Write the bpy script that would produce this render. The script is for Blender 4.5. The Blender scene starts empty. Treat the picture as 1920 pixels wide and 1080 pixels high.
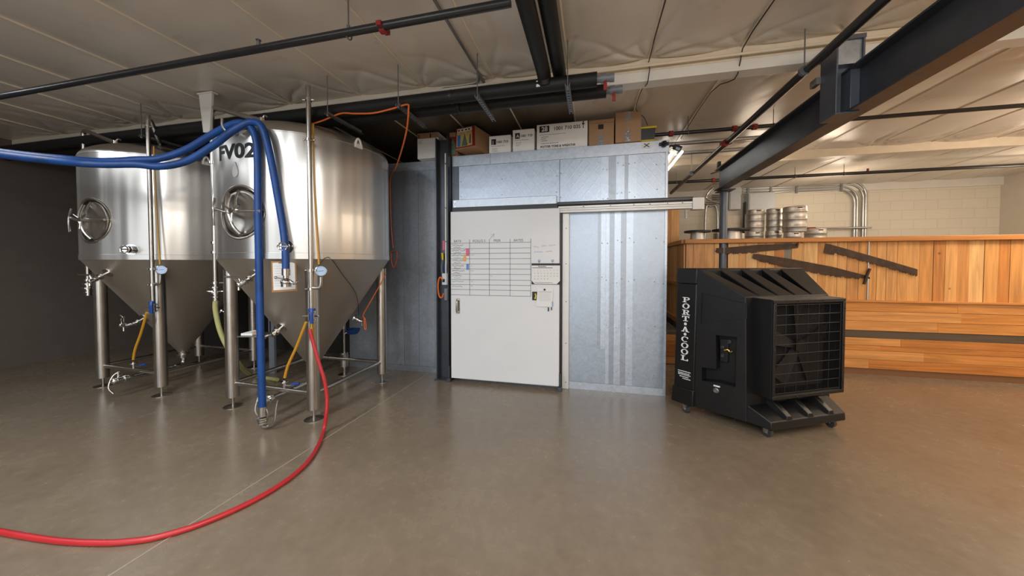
import bpy, bmesh, math, random
from mathutils import Vector, Matrix
random.seed(7)
S = bpy.context.scene
COL = S.collection
PI = math.pi
def R(a): return math.radians(a)

# ------------------------------------------------------------------ camera, world, lights, exposure
CAMH = 1.5; FPX = 640.0; YAW = R(13.2); PITCH = R(1.47); CX, CY = 960.0, 511.0
cam_d = bpy.data.cameras.new('camera'); cam = bpy.data.objects.new('camera', cam_d); COL.objects.link(cam)
cam_d.sensor_width = 36.0; cam_d.sensor_fit = 'HORIZONTAL'; cam_d.lens = 36.0 * FPX / 1920.0
cam_d.shift_y = -(540.0 - CY) / 1920.0; cam_d.clip_start = 0.05; cam_d.clip_end = 100
cam.location = (0, 0, CAMH); cam.rotation_euler = (PI / 2 - PITCH, 0, YAW)
S.camera = cam
w = bpy.data.worlds.new('world'); S.world = w; w.use_nodes = True
w.node_tree.nodes['Background'].inputs[0].default_value = (0.75, 0.85, 1.0, 1); w.node_tree.nodes['Background'].inputs[1].default_value = 0.15
S.view_settings.view_transform = 'Standard'; S.view_settings.look = 'None'
S.view_settings.exposure = 0.12; S.view_settings.gamma = 1.0; S.view_settings.use_curve_mapping = False

def area(name, loc, sx, sy, power, color, rot=(0, 0, 0)):
    l = bpy.data.lights.new(name, 'AREA'); l.shape = 'RECTANGLE'; l.size = sx; l.size_y = sy
    l.energy = power; l.color = color
    o = bpy.data.objects.new(name, l); COL.objects.link(o); o.location = loc; o.rotation_euler = rot
    return o
COOL = (0.88, 0.94, 1.0); WARM = (1.0, 0.82, 0.63); NEUT = (1.0, 0.96, 0.91)
area('ceiling_lamp', (-3.0, -0.5, 3.17), 0.30, 2.4, 92, COOL)
area('ceiling_lamp', (0.4, -0.9, 3.17), 0.30, 2.4, 105, COOL)
area('ceiling_lamp', (-5.6, 0.6, 3.17), 0.30, 2.4, 36, COOL)
area('ceiling_lamp', (-1.0, -3.6, 3.17), 0.30, 2.4, 60, NEUT)
area('ceiling_lamp', (4.1, 1.6, 3.17), 0.30, 2.4, 70, WARM)
area('ceiling_lamp', (6.2, 4.4, 3.15), 0.3, 1.6, 60, WARM)
def fill_light(loc, power, color):  # unseen point lights added to brighten ceiling, floor and far wall
    l = bpy.data.lights.new('added_fill_light', 'POINT'); l.energy = power; l.color = color; l.shadow_soft_size = 0.22
    o = bpy.data.objects.new('added_fill_light', l); COL.objects.link(o); o.location = loc
fill_light((-2.6, -1.8, 2.85), 46, COOL)
fill_light((1.4, -2.2, 2.75), 66, NEUT)
fill_light((1.9, -0.35, 2.90), 48, WARM)
fill_light((4.3, -0.6, 2.8), 70, WARM)
fill_light((5.6, 4.5, 2.75), 75, WARM)
fill_light((7.0, 7.0, 2.6), 34, WARM)
fill_light((4.6, 7.9, 2.75), 20, WARM)
fill_light((2.6, 6.3, 2.85), 12, WARM)
# unseen light panels added behind the camera, at made-up doorway openings
for dx, pw, dc in ((-4.6, 38, (0.88, 0.94, 1.0)), (-0.6, 75, (0.90, 0.95, 1.0)), (3.4, 55, (1.0, 0.88, 0.74))):
    area('added_doorway_fill', (dx, -5.9, 1.6), 1.5, 2.7, pw, dc, (R(90), 0, 0))

# ------------------------------------------------------------------ geometry helpers
CF = Vector((-math.sin(YAW) * math.cos(PITCH), math.cos(YAW) * math.cos(PITCH), -math.sin(PITCH)))
CR = Vector((math.cos(YAW), math.sin(YAW), 0)); CU = CR.cross(CF); CC = Vector((0, 0, CAMH))
def ray(x, y): return CF + CR * ((x - CX) / FPX) - CU * ((y - CY) / FPX)
def at(x, y, ax, v):
    """point of the place measured in the photograph, on the plane X, Y or Z = v"""
    d = ray(x, y); i = 'XYZ'.index(ax); return CC + d * ((v - CC[i]) / d[i])
def ad(x, y, dist):
    """the same at a horizontal distance from the tripod"""
    d = ray(x, y); return CC + d * (dist / math.hypot(d.x, d.y))

class MB:
    def __init__(s): s.bm = bmesh.new()
    def box(s, x0, x1, y0, y1, z0, z1):
        v = [s.bm.verts.new(p) for p in ((x0, y0, z0), (x1, y0, z0), (x1, y1, z0), (x0, y1, z0), (x0, y0, z1), (x1, y0, z1), (x1, y1, z1), (x0, y1, z1))]
        for f in ((0, 3, 2, 1), (4, 5, 6, 7), (0, 1, 5, 4), (1, 2, 6, 5), (2, 3, 7, 6), (3, 0, 4, 7)): s.bm.faces.new([v[i] for i in f])
        return s
    def obox(s, c, ax, ay, az, sx, sy, sz):
        """box on given axes, centre c, full sizes"""
        c = Vector(c); ax = Vector(ax).normalized() * sx / 2; ay = Vector(ay).normalized() * sy / 2; az = Vector(az).normalized() * sz / 2
        v = [s.bm.verts.new(c + ax * i + ay * j + az * k) for i, j, k in ((-1, -1, -1), (1, -1, -1), (1, 1, -1), (-1, 1, -1), (-1, -1, 1), (1, -1, 1), (1, 1, 1), (-1, 1, 1))]
        for f in ((0, 3, 2, 1), (4, 5, 6, 7), (0, 1, 5, 4), (1, 2, 6, 5), (2, 3, 7, 6), (3, 0, 4, 7)): s.bm.faces.new([v[i] for i in f])
        return s
    def hexa(s, bot, top):
        """solid between two polygons with the same number of corners"""
        b = [s.bm.verts.new(p) for p in bot]; t = [s.bm.verts.new(p) for p in top]; n = len(b)
        s.bm.faces.new(b[::-1]); s.bm.faces.new(t)
        for i in range(n): s.bm.faces.new((b[i], b[(i + 1) % n], t[(i + 1) % n], t[i]))
        return s
    def plate(s, poly, d):
        """flat polygon thickened by vector d"""
        d = Vector(d); return s.hexa([Vector(p) for p in poly], [Vector(p) + d for p in poly])
    def cyl(s, p0, p1, r0, r1=None, n=24, cap=True):
        if r1 is None: r1 = r0
        p0 = Vector(p0); p1 = Vector(p1); a = (p1 - p0).normalized()
        u = a.orthogonal().normalized(); v = a.cross(u)
        A = [s.bm.verts.new(p0 + (u * math.cos(2 * PI * i / n) + v * math.sin(2 * PI * i / n)) * r0) for i in range(n)]
        B = [s.bm.verts.new(p1 + (u * math.cos(2 * PI * i / n) + v * math.sin(2 * PI * i / n)) * r1) for i in range(n)]
        for i in range(n): s.bm.faces.new((A[i], A[(i + 1) % n], B[(i + 1) % n], B[i]))
        if cap: s.bm.faces.new(A[::-1]); s.bm.faces.new(B)
        return s
    def lathe(s, prof, o=(0, 0, 0), axis=(0, 0, 1), n=64):
        """profile of (radius, height) turned about an axis through o"""
        o = Vector(o); a = Vector(axis).normalized(); u = Vector((1, 0, 0)) if abs(a.z) > .99 else a.orthogonal().normalized(); v = a.cross(u)
        rings = []
        for r, h in prof:
            if r < 1e-5: rings.append([s.bm.verts.new(o + a * h)])
            else: rings.append([s.bm.verts.new(o + a * h + (u * math.cos(2 * PI * i / n) + v * math.sin(2 * PI * i / n)) * r) for i in range(n)])
        for k in range(len(rings) - 1):
            A, B = rings[k], rings[k + 1]
            for i in range(n):
                j = (i + 1) % n
                if len(A) == 1 and len(B) == 1: continue
                if len(A) == 1: s.bm.faces.new((A[0], B[j], B[i]))
                elif len(B) == 1: s.bm.faces.new((A[i], A[j], B[0]))
                else: s.bm.faces.new((A[i], A[j], B[j], B[i]))
        return s
    def tube(s, pts, r, n=12, sub=0, closed=False, cap=True, r1=None):
        P = [Vector(p) for p in pts]
        if sub:
            Q = []; m = len(P); rng = range(m if closed else m - 1)
            for i in rng:
                g = lambda k: P[k % m] if closed else P[max(0, min(m - 1, k))]
                a, b, c, d = g(i - 1), g(i), g(i + 1), g(i + 2)
                for t in range(sub):
                    t = t / sub
                    Q.append(0.5 * ((2 * b) + (c - a) * t + (2 * a - 5 * b + 4 * c - d) * t * t + (3 * b - a - 3 * c + d) * t ** 3))
            if not closed: Q.append(P[-1])
            P = Q
        m = len(P); T = []
        for i in range(m):
            if closed: t = P[(i + 1) % m] - P[i - 1]
            else: t = P[min(m - 1, i + 1)] - P[max(0, i - 1)]
            T.append(t.normalized())
        u = T[0].orthogonal().normalized(); rings = []
        for i in range(m):
            u = (u - T[i] * u.dot(T[i])).normalized(); v = T[i].cross(u)
            rr = r if r1 is None else r + (r1 - r) * i / (m - 1)
            rings.append([s.bm.verts.new(P[i] + (u * math.cos(2 * PI * k / n) + v * math.sin(2 * PI * k / n)) * rr) for k in range(n)])
        for i in range(m if closed else m - 1):
            A = rings[i]; B = rings[(i + 1) % m]
            for k in range(n): s.bm.faces.new((A[k], A[(k + 1) % n], B[(k + 1) % n], B[k]))
        if cap and not closed: s.bm.faces.new(rings[0][::-1]); s.bm.faces.new(rings[-1])
        return s
    def sphere(s, c, r, n=16, sc=(1, 1, 1)):
        ret = bmesh.ops.create_uvsphere(s.bm, u_segments=n, v_segments=n // 2 + 2, radius=r)
        for v in ret['verts']: v.co = Vector((v.co.x * sc[0], v.co.y * sc[1], v.co.z * sc[2])) + Vector(c)
        return s
    def ring(s, c, axis, R_, r, n=32, m=10):
        a = Vector(axis).normalized(); u = a.orthogonal().normalized(); v = a.cross(u)
        return s.tube([Vector(c) + (u * math.cos(2 * PI * i / n) + v * math.sin(2 * PI * i / n)) * R_ for i in range(n)], r, m, closed=True)
    def add_mesh(s, me, f):
        """append a mesh with vertices moved through f"""
        b = bmesh.new(); b.from_mesh(me)
        mp = {v: s.bm.verts.new(f(v.co)) for v in b.verts}
        for fa in b.faces:
            try: s.bm.faces.new([mp[v] for v in fa.verts])
            except ValueError: pass
        b.free(); return s
    def build(s, name, mat, parent=None, bevel=0, smooth=True, kind=None, label=None, cat=None, group=None, origin=None, ang=0.6):
        bm = s.bm
        bmesh.ops.recalc_face_normals(bm, faces=bm.faces)
        if parent is not None: off = Vector(ORG[parent.name])
        elif origin is not None: off = Vector(origin)
        else:
            xs = [v.co.x for v in bm.verts]; ys = [v.co.y for v in bm.verts]; zs = [v.co.z for v in bm.verts]
            off = Vector(((min(xs) + max(xs)) / 2, (min(ys) + max(ys)) / 2, min(zs)))
        for v in bm.verts: v.co -= off
        if smooth:
            for f in bm.faces: f.smooth = True
            for e in bm.edges:
                if len(e.link_faces) == 2 and e.calc_face_angle(0) > ang: e.smooth = False
        me = bpy.data.meshes.new(name); bm.to_mesh(me); bm.free(); me.materials.append(mat)
        o = bpy.data.objects.new(name, me); COL.objects.link(o)
        ORG[o.name] = tuple(off)
        if parent is not None: o.parent = parent
        else: o.location = off
        if bevel:
            b = o.modifiers.new('bevel', 'BEVEL'); b.width = bevel; b.segments = 2; b.limit_method = 'ANGLE'; b.angle_limit = R(40)
        if kind: o['kind'] = kind
        if label: o['label'] = label
        if cat: o['category'] = cat
        if group: o['group'] = group
        return o
ORG = {}
def thing(name, label, cat, loc, group=None):
    o = bpy.data.objects.new(name, None); COL.objects.link(o); o.location = loc; o.empty_display_size = 0.1
    ORG[o.name] = tuple(loc); o['label'] = label; o['category'] = cat
    if group: o['group'] = group
    return o
def copy_tree(o, loc, label=None, skip=()):
    m = {}
    def go(a, par):
        if any(a.name.split('.')[0] == k for k in skip): return
        c = a.copy(); COL.objects.link(c); m[a] = c
        if par is not None: c.parent = par
        for ch in KIDS(a): go(ch, c)
    go(o, None); r = m[o]; r.location = loc; ORG[r.name] = tuple(loc)
    if label: r['label'] = label
    return r
def KIDS(a): return [x for x in bpy.data.objects if x.parent == a]
def text_mesh(t, size=1.0, bold=0.0, align='LEFT', ext=0.0):
    c = bpy.data.curves.new('t', 'FONT'); c.body = t; c.size = size; c.offset = bold; c.align_x = align; c.extrude = ext; c.resolution_u = 4
    o = bpy.data.objects.new('t', c); COL.objects.link(o)
    dg = bpy.context.evaluated_depsgraph_get(); me = bpy.data.meshes.new_from_object(o.evaluated_get(dg))
    bpy.data.objects.remove(o); bpy.data.curves.remove(c); return me

# ------------------------------------------------------------------ materials
def lin(c):
    return tuple((x / 12.92 if x <= 0.04045 else ((x + 0.055) / 1.055) ** 2.4) for x in [v / 255.0 for v in c])
def base(name):
    m = bpy.data.materials.new(name); m.use_nodes = True; nt = m.node_tree; return m, nt, nt.nodes['Principled BSDF']
def mat(name, rgb, rough=0.5, metal=0.0, noise=0.0, nscale=8.0, bump=0.0, bscale=60.0, aniso=0.0, stretch=None, coat=0.0, spec=None, emit=0.0):
    m, nt, b = base(name); L = nt.links.new; c = lin(rgb)
    b.inputs['Base Color'].default_value = (*c, 1); b.inputs['Roughness'].default_value = rough; b.inputs['Metallic'].default_value = metal
    if coat: b.inputs['Coat Weight'].default_value = coat; b.inputs['Coat Roughness'].default_value = 0.15
    if spec is not None: b.inputs['Specular IOR Level'].default_value = spec
    if aniso: b.inputs['Anisotropic'].default_value = aniso
    if emit: b.inputs['Emission Color'].default_value = (*c, 1); b.inputs['Emission Strength'].default_value = emit
    tc = nt.nodes.new('ShaderNodeTexCoord'); mp = nt.nodes.new('ShaderNodeMapping'); L(tc.outputs['Object'], mp.inputs[0])
    if stretch: mp.inputs['Scale'].default_value = stretch
    if noise:
        n = nt.nodes.new('ShaderNodeTexNoise'); n.inputs['Scale'].default_value = nscale; n.inputs['Detail'].default_value = 6; L(mp.outputs[0], n.inputs['Vector'])
        r = nt.nodes.new('ShaderNodeValToRGB'); L(n.outputs[0], r.inputs[0])
        r.color_ramp.elements[0].position = 0.3; r.color_ramp.elements[1].position = 0.7
        r.color_ramp.elements[0].color = (*[x * (1 - noise) for x in c], 1); r.color_ramp.elements[1].color = (*[min(1, x * (1 + noise)) for x in c], 1)
        L(r.outputs[0], b.inputs['Base Color'])
        mr = nt.nodes.new('ShaderNodeMapRange'); L(n.outputs[0], mr.inputs[0]); mr.inputs[3].default_value = max(0, rough - 0.08); mr.inputs[4].default_value = rough + 0.08; L(mr.outputs[0], b.inputs['Roughness'])
    if bump:
        n2 = nt.nodes.new('ShaderNodeTexNoise'); n2.inputs['Scale'].default_value = bscale; n2.inputs['Detail'].default_value = 4; L(mp.outputs[0], n2.inputs['Vector'])
        bp = nt.nodes.new('ShaderNodeBump'); bp.inputs['Strength'].default_value = bump; bp.inputs['Distance'].default_value = 0.01; L(n2.outputs[0], bp.inputs['Height']); L(bp.outputs[0], b.inputs['Normal'])
    return m
def floor_mat():
    m, nt, b = base('sealed_concrete'); L = nt.links.new; N = nt.nodes.new
    tc = N('ShaderNodeTexCoord'); n1 = N('ShaderNodeTexNoise'); n1.inputs['Scale'].default_value = 1.1; n1.inputs['Detail'].default_value = 9; n1.inputs['Roughness'].default_value = .5; L(tc.outputs['Object'], n1.inputs[0])
    n2 = N('ShaderNodeTexNoise'); n2.inputs['Scale'].default_value = 14; n2.inputs['Detail'].default_value = 5; n2.inputs['Roughness'].default_value = .55; L(tc.outputs['Object'], n2.inputs[0])
    mx = N('ShaderNodeMix'); mx.inputs[0].default_value = .45; L(n1.outputs[0], mx.inputs[2]); L(n2.outputs[0], mx.inputs[3])
    r = N('ShaderNodeValToRGB'); L(mx.outputs[0], r.inputs[0]); e = r.color_ramp.elements
    e[0].position = .28; e[0].color = (*lin((112, 98, 82)), 1); e[1].position = .72; e[1].color = (*lin((134, 120, 102)), 1); L(r.outputs[0], b.inputs['Base Color'])
    mr = N('ShaderNodeMapRange'); L(mx.outputs[0], mr.inputs[0]); mr.inputs[1].default_value = .35; mr.inputs[2].default_value = .65; mr.inputs[3].default_value = .20; mr.inputs[4].default_value = .30; L(mr.outputs[0], b.inputs['Roughness'])
    bp = N('ShaderNodeBump'); bp.inputs['Strength'].default_value = .07; bp.inputs['Distance'].default_value = .01; L(n2.outputs[0], bp.inputs['Height']); L(bp.outputs[0], b.inputs['Normal'])
    b.inputs['Specular IOR Level'].default_value = .6
    return m
def wood_mat(name, cols, ax, rough=.42):
    """boards: one tone per board island, grain stretched along axis ax"""
    m, nt, b = base(name); L = nt.links.new; N = nt.nodes.new
    g = N('ShaderNodeNewGeometry'); r = N('ShaderNodeValToRGB'); L(g.outputs['Random Per Island'], r.inputs[0])
    r.color_ramp.elements[0].color = (*lin(cols[0]), 1); r.color_ramp.elements[1].color = (*lin(cols[-1]), 1)
    for i, c in enumerate(cols[1:-1]):
        e = r.color_ramp.elements.new((i + 1) / (len(cols) - 1)); e.color = (*lin(c), 1)
    tc = N('ShaderNodeTexCoord'); mp = N('ShaderNodeMapping'); L(tc.outputs['Object'], mp.inputs[0])
    sc = [26, 26, 26]; sc['XYZ'.index(ax)] = 1.6; mp.inputs['Scale'].default_value = sc
    ad_ = N('ShaderNodeVectorMath'); ad_.operation = 'ADD'; L(mp.outputs[0], ad_.inputs[0])
    ml = N('ShaderNodeMath'); ml.operation = 'MULTIPLY'; ml.inputs[1].default_value = 37; L(g.outputs['Random Per Island'], ml.inputs[0]); L(ml.outputs[0], ad_.inputs[1])
    n = N('ShaderNodeTexNoise'); n.inputs['Scale'].default_value = 1; n.inputs['Detail'].default_value = 5; n.inputs['Distortion'].default_value = .8; L(ad_.outputs[0], n.inputs[0])
    vo = N('ShaderNodeTexVoronoi'); vo.inputs['Scale'].default_value = 2.4; L(tc.outputs['Object'], vo.inputs[0])
    kn = N('ShaderNodeMapRange'); L(vo.outputs['Distance'], kn.inputs[0]); kn.inputs[1].default_value = .02; kn.inputs[2].default_value = .05; kn.inputs[3].default_value = .35; kn.inputs[4].default_value = 1
    mr = N('ShaderNodeMapRange'); L(n.outputs[0], mr.inputs[0]); mr.inputs[1].default_value = .3; mr.inputs[2].default_value = .7; mr.inputs[3].default_value = .72; mr.inputs[4].default_value = 1.12
    mu = N('ShaderNodeMath'); mu.operation = 'MULTIPLY'; L(mr.outputs[0], mu.inputs[0]); L(kn.outputs[0], mu.inputs[1])
    mx = N('ShaderNodeVectorMath'); mx.operation = 'SCALE'; L(r.outputs[0], mx.inputs[0]); L(mu.outputs[0], mx.inputs['Scale']); L(mx.outputs[0], b.inputs['Base Color'])
    b.inputs['Roughness'].default_value = rough
    bp = N('ShaderNodeBump'); bp.inputs['Strength'].default_value = .15; bp.inputs['Distance'].default_value = .003; L(n.outputs[0], bp.inputs['Height']); L(bp.outputs[0], b.inputs['Normal'])
    return m
def galv_mat(name, rgb, rough, emboss=0.0, metal=.85):
    """galvanised sheet: zinc spangle and, where asked, an embossed fish-scale pattern"""
    m, nt, b = base(name); L = nt.links.new; N = nt.nodes.new; c = lin(rgb)
    tc = N('ShaderNodeTexCoord')
    v = N('ShaderNodeTexVoronoi'); v.inputs['Scale'].default_value = 45; L(tc.outputs['Object'], v.inputs[0])
    n = N('ShaderNodeTexNoise'); n.inputs['Scale'].default_value = 9; n.inputs['Detail'].default_value = 9; n.inputs['Roughness'].default_value = .7; n.inputs['Distortion'].default_value = 1.5; L(tc.outputs['Object'], n.inputs[0])
    sp = N('ShaderNodeSeparateColor'); L(v.outputs['Color'], sp.inputs[0])
    mx = N('ShaderNodeMix'); mx.inputs[0].default_value = .8; L(sp.outputs[0], mx.inputs[2]); L(n.outputs[0], mx.inputs[3])
    r = N('ShaderNodeValToRGB'); L(mx.outputs[0], r.inputs[0]); e = r.color_ramp.elements
    e[0].position = .32; e[0].color = (*[x * .86 for x in c], 1); e[1].position = .68; e[1].color = (*[min(1, x * 1.1) for x in c], 1); L(r.outputs[0], b.inputs['Base Color'])
    mr = N('ShaderNodeMapRange'); L(mx.outputs[0], mr.inputs[0]); mr.inputs[1].default_value = .3; mr.inputs[2].default_value = .7; mr.inputs[3].default_value = rough - .05; mr.inputs[4].default_value = rough + .06; L(mr.outputs[0], b.inputs['Roughness'])
    b.inputs['Metallic'].default_value = metal
    n3 = N('ShaderNodeTexNoise'); n3.inputs['Scale'].default_value = 1.8; n3.inputs['Detail'].default_value = 2; L(tc.outputs['Object'], n3.inputs[0])
    bp = N('ShaderNodeBump'); bp.inputs['Strength'].default_value = .22; bp.inputs['Distance'].default_value = .02; L(n3.outputs[0], bp.inputs['Height'])
    last = bp
    if emboss:
        sx = N('ShaderNodeSeparateXYZ'); L(tc.outputs['Object'], sx.inputs[0])
        def cosw(sgn):
            a = N('ShaderNodeMath'); a.operation = 'MULTIPLY_ADD'; a.inputs[1].default_value = sgn; L(sx.outputs['Z'], a.inputs[0]); L(sx.outputs['X'], a.inputs[2])
            k = N('ShaderNodeMath'); k.operation = 'MULTIPLY'; k.inputs[1].default_value = 2 * PI / .115; L(a.outputs[0], k.inputs[0])
            s_ = N('ShaderNodeMath'); s_.operation = 'COSINE'; L(k.outputs[0], s_.inputs[0])
            q = N('ShaderNodeMath'); q.operation = 'GREATER_THAN'; q.inputs[1].default_value = .9; L(s_.outputs[0], q.inputs[0])
            q2 = N('ShaderNodeMath'); q2.operation = 'POWER'; q2.inputs[1].default_value = 14
            ab = N('ShaderNodeMath'); ab.operation = 'MAXIMUM'; ab.inputs[1].default_value = 0; L(s_.outputs[0], ab.inputs[0]); L(ab.outputs[0], q2.inputs[0]); return q2
        a = cosw(.8); b2 = cosw(-.8); mxx = N('ShaderNodeMath'); mxx.operation = 'MAXIMUM'; L(a.outputs[0], mxx.inputs[0]); L(b2.outputs[0], mxx.inputs[1])
        bp2 = N('ShaderNodeBump'); bp2.inputs['Strength'].default_value = emboss; bp2.inputs['Distance'].default_value = .0009; L(mxx.outputs[0], bp2.inputs['Height']); L(bp.outputs[0], bp2.inputs['Normal']); last = bp2
    L(last.outputs[0], b.inputs['Normal'])
    return m
def block_mat():
    m, nt, b = base('painted_block'); L = nt.links.new; N = nt.nodes.new
    tc = N('ShaderNodeTexCoord'); mp = N('ShaderNodeMapping'); mp.inputs['Rotation'].default_value = (R(90), 0, 0); L(tc.outputs['Object'], mp.inputs[0])
    br = N('ShaderNodeTexBrick'); L(mp.outputs[0], br.inputs[0]); br.inputs['Scale'].default_value = 1; br.inputs['Brick Width'].default_value = .41; br.inputs['Row Height'].default_value = .205; br.inputs['Mortar Size'].default_value = .006; br.inputs['Mortar Smooth'].default_value = .6
    br.inputs['Color1'].default_value = (*lin((218, 210, 194)), 1); br.inputs['Color2'].default_value = (*lin((221, 213, 197)), 1); br.inputs['Mortar'].default_value = (*lin((208, 199, 181)), 1)
    L(br.outputs[0], b.inputs['Base Color']); b.inputs['Roughness'].default_value = .6
    bp = N('ShaderNodeBump'); bp.invert = True; bp.inputs['Strength'].default_value = .4; bp.inputs['Distance'].default_value = .006; L(br.outputs['Fac'], bp.inputs['Height']); L(bp.outputs[0], b.inputs['Normal'])
    return m
def brushed(name, rgb, rough, an, wav=.05):
    """stainless sheet brushed around the tank: reflections smear up and down"""
    m, nt, b = base(name); L = nt.links.new; N = nt.nodes.new
    b.inputs['Base Color'].default_value = (*lin(rgb), 1); b.inputs['Metallic'].default_value = 1; b.inputs['Roughness'].default_value = rough; b.inputs['Anisotropic'].default_value = an
    tg = N('ShaderNodeTangent'); tg.direction_type = 'RADIAL'; tg.axis = 'Z'; L(tg.outputs[0], b.inputs['Tangent'])
    tc = N('ShaderNodeTexCoord'); mp = N('ShaderNodeMapping'); mp.inputs['Scale'].default_value = (1.5, 1.5, .05); L(tc.outputs['Object'], mp.inputs[0])
    n = N('ShaderNodeTexNoise'); n.inputs['Scale'].default_value = 1.6; n.inputs['Detail'].default_value = 2.0; L(mp.outputs[0], n.inputs[0])
    bp = N('ShaderNodeBump'); bp.inputs['Strength'].default_value = 1.0; bp.inputs['Distance'].default_value = wav; L(n.outputs[0], bp.inputs['Height']); L(bp.outputs[0], b.inputs['Normal'])
    return m
M = dict(
    floor=floor_mat(),
    vinyl=mat('white_vinyl_insulation', (216, 208, 196), .30, noise=.04, nscale=3, bump=.25, bscale=5),
    vinyl_shaded=mat('shade_painted_vinyl', (92, 84, 74), .42, noise=.08, nscale=3, bump=.25, bscale=5),  # darker vinyl: the shade behind the beam put into the colour
    cream=mat('cream_batten', (222, 208, 186), .45, noise=.05),
    white_steel=mat('white_painted_steel', (222, 219, 212), .4, noise=.04, nscale=4),
    stain=brushed('brushed_stainless', (204, 201, 196), .31, .75, .09),
    stain_cone=brushed('satin_stainless_cone', (206, 201, 193), .46, .4, .02),
    stain_tube=mat('satin_stainless_tube', (186, 181, 174), .3, 1.0, noise=.04, nscale=6),
    chrome=mat('polished_fitting', (200, 198, 195), .18, 1.0),
    galv=galv_mat('galvanised_sheet', (172, 182, 194), .44, .14),
    galv_emb=galv_mat('galvanised_embossed_sheet', (180, 190, 203), .42, .32),
    galv_trim=galv_mat('galvanised_flashing', (196, 204, 214), .45),
    galv_bright=galv_mat('smooth_zinc_strip', (190, 200, 212), .44),
    galv_dull=galv_mat('dull_zinc_strip', (164, 171, 180), .46),
    door=mat('white_door_skin', (224, 226, 228), .33, noise=.015, nscale=3),
    alu=mat('white_aluminium_track', (212, 210, 206), .35, .2, noise=.03),
    black_rubber=mat('black_foam_insulation', (11, 11, 12), .6, noise=.15, nscale=10, bump=.1, bscale=30),
    black_pipe=mat('black_painted_pipe', (34, 34, 36), .33, noise=.1, nscale=10),
    black=mat('black_plastic', (20, 20, 21), .4),
    steel=mat('dark_steel_primer', (78, 82, 89), .36, .55, noise=.16, nscale=5, bump=.06, bscale=20),
    steel_blue=mat('blue_grey_steel', (94, 100, 109), .4, .5, noise=.14, nscale=4),
    zinc=mat('zinc_conduit', (182, 184, 184), .3, .8, noise=.05),
    grey_box=mat('grey_enamel_box', (196, 202, 208), .45, noise=.03),
    grey_pvc=mat('grey_plastic_pipe', (112, 118, 126), .4),
    strut=mat('perforated_strut_zinc', (130, 130, 130), .4, .7, noise=.1),
    red=mat('red_coupling_paint', (140, 32, 28), .42, noise=.08),
    hose_blue=mat('blue_hose_rubber', (10, 64, 130), .5, noise=.28, nscale=6, bump=.25, bscale=26, stretch=(1, 1, 1)),
    hose_red=mat('red_hose_rubber', (180, 38, 42), .38, noise=.06),
    hose_olive=mat('olive_clear_hose', (176, 174, 116), .35, noise=.05),
    amber=mat('amber_sight_tube', (196, 142, 38), .3, noise=.05),
    orange=mat('orange_cord_plastic', (214, 104, 38), .4),
    brass=mat('brass_fitting', (196, 160, 80), .28, .9),
    blue_pl=mat('blue_plastic_grip', (24, 66, 140), .35),
    yellow=mat('yellow_plastic', (224, 196, 40), .4),
    card=mat('brown_cardboard', (168, 134, 102), .7, noise=.06, nscale=5),
    card_in=mat('inner_cardboard', (120, 82, 52), .75),
    white_card=mat('white_cardboard', (243, 242, 240), .6, noise=.02),
    paper=mat('white_paper', (232, 232, 230), .6),
    tape=mat('clear_packing_tape', (170, 168, 170), .18, .5, bump=.5, bscale=30),
    ink=mat('black_ink', (28, 28, 30), .5),
    ink_grey=mat('grey_marker', (92, 92, 98), .5),
    ink_red=mat('red_marker', (205, 70, 80), .5), ink_green=mat('green_marker', (70, 150, 140), .5), ink_blue=mat('pale_blue_marker', (150, 170, 215), .5),
    pink=mat('pink_magnet', (226, 96, 130), .4), amber_m=mat('orange_magnet', (232, 176, 96), .4), blue_m=mat('blue_magnet', (96, 138, 214), .4),
    glass=mat('clear_plastic', (176, 196, 206), .12),
    dial=mat('gauge_dial', (176, 200, 230), .25),
    cork=mat('clipboard_board', (170, 122, 74), .6, noise=.08),
    cooler=mat('black_moulded_polyethylene', (13, 13, 15), .45, noise=.08, nscale=5, bump=.06, bscale=120),
    cooler_dk=mat('black_recess_plastic', (16, 16, 17), .5),
    pad=mat('dark_cooling_pad', (14, 14, 14), .85, bump=.8, bscale=90),
    wire=mat('black_wire_guard', (52, 49, 46), .4, .4),
    white_ink=mat('white_lettering', (232, 232, 230), .5),
    wheel=mat('grey_caster_tread', (58, 58, 60), .35),
    planks=wood_mat('cedar_planks', [(206, 146, 82), (224, 170, 106), (190, 124, 64), (232, 184, 124), (212, 152, 86)], 'Z'),
    planks_h=wood_mat('cedar_boards', [(206, 140, 74), (190, 120, 58), (218, 156, 92), (198, 128, 66)], 'X'),
    rail=wood_mat('cedar_rail', [(200, 138, 76), (190, 124, 62)], 'X'),
    rail_y=wood_mat('cedar_side_rail', [(196, 130, 70), (186, 118, 58)], 'Y'),
    weathered=wood_mat('weathered_board', [(138, 128, 114), (120, 110, 98)], 'Z', .7),
    weathered_h=wood_mat('weathered_slat', [(92, 78, 62), (84, 70, 56)], 'X', .7),
    rust=mat('rusted_saw_steel', (72, 54, 42), .6, .35, noise=.35, nscale=12, bump=.2, bscale=60),
    keg=mat('keg_stainless', (206, 202, 196), .5, 1.0, noise=.05, nscale=4),
    block=block_mat(),
    plaster=mat('off_white_wall', (205, 196, 182), .6, noise=.03),
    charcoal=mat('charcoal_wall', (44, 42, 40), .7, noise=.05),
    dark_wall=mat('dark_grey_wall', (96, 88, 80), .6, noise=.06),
    seal=mat('floor_joint_filler', (170, 160, 146), .5),
    tube_light=mat('lit_fluorescent_tube', (255, 252, 244), .3, emit=5.0),
)

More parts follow.
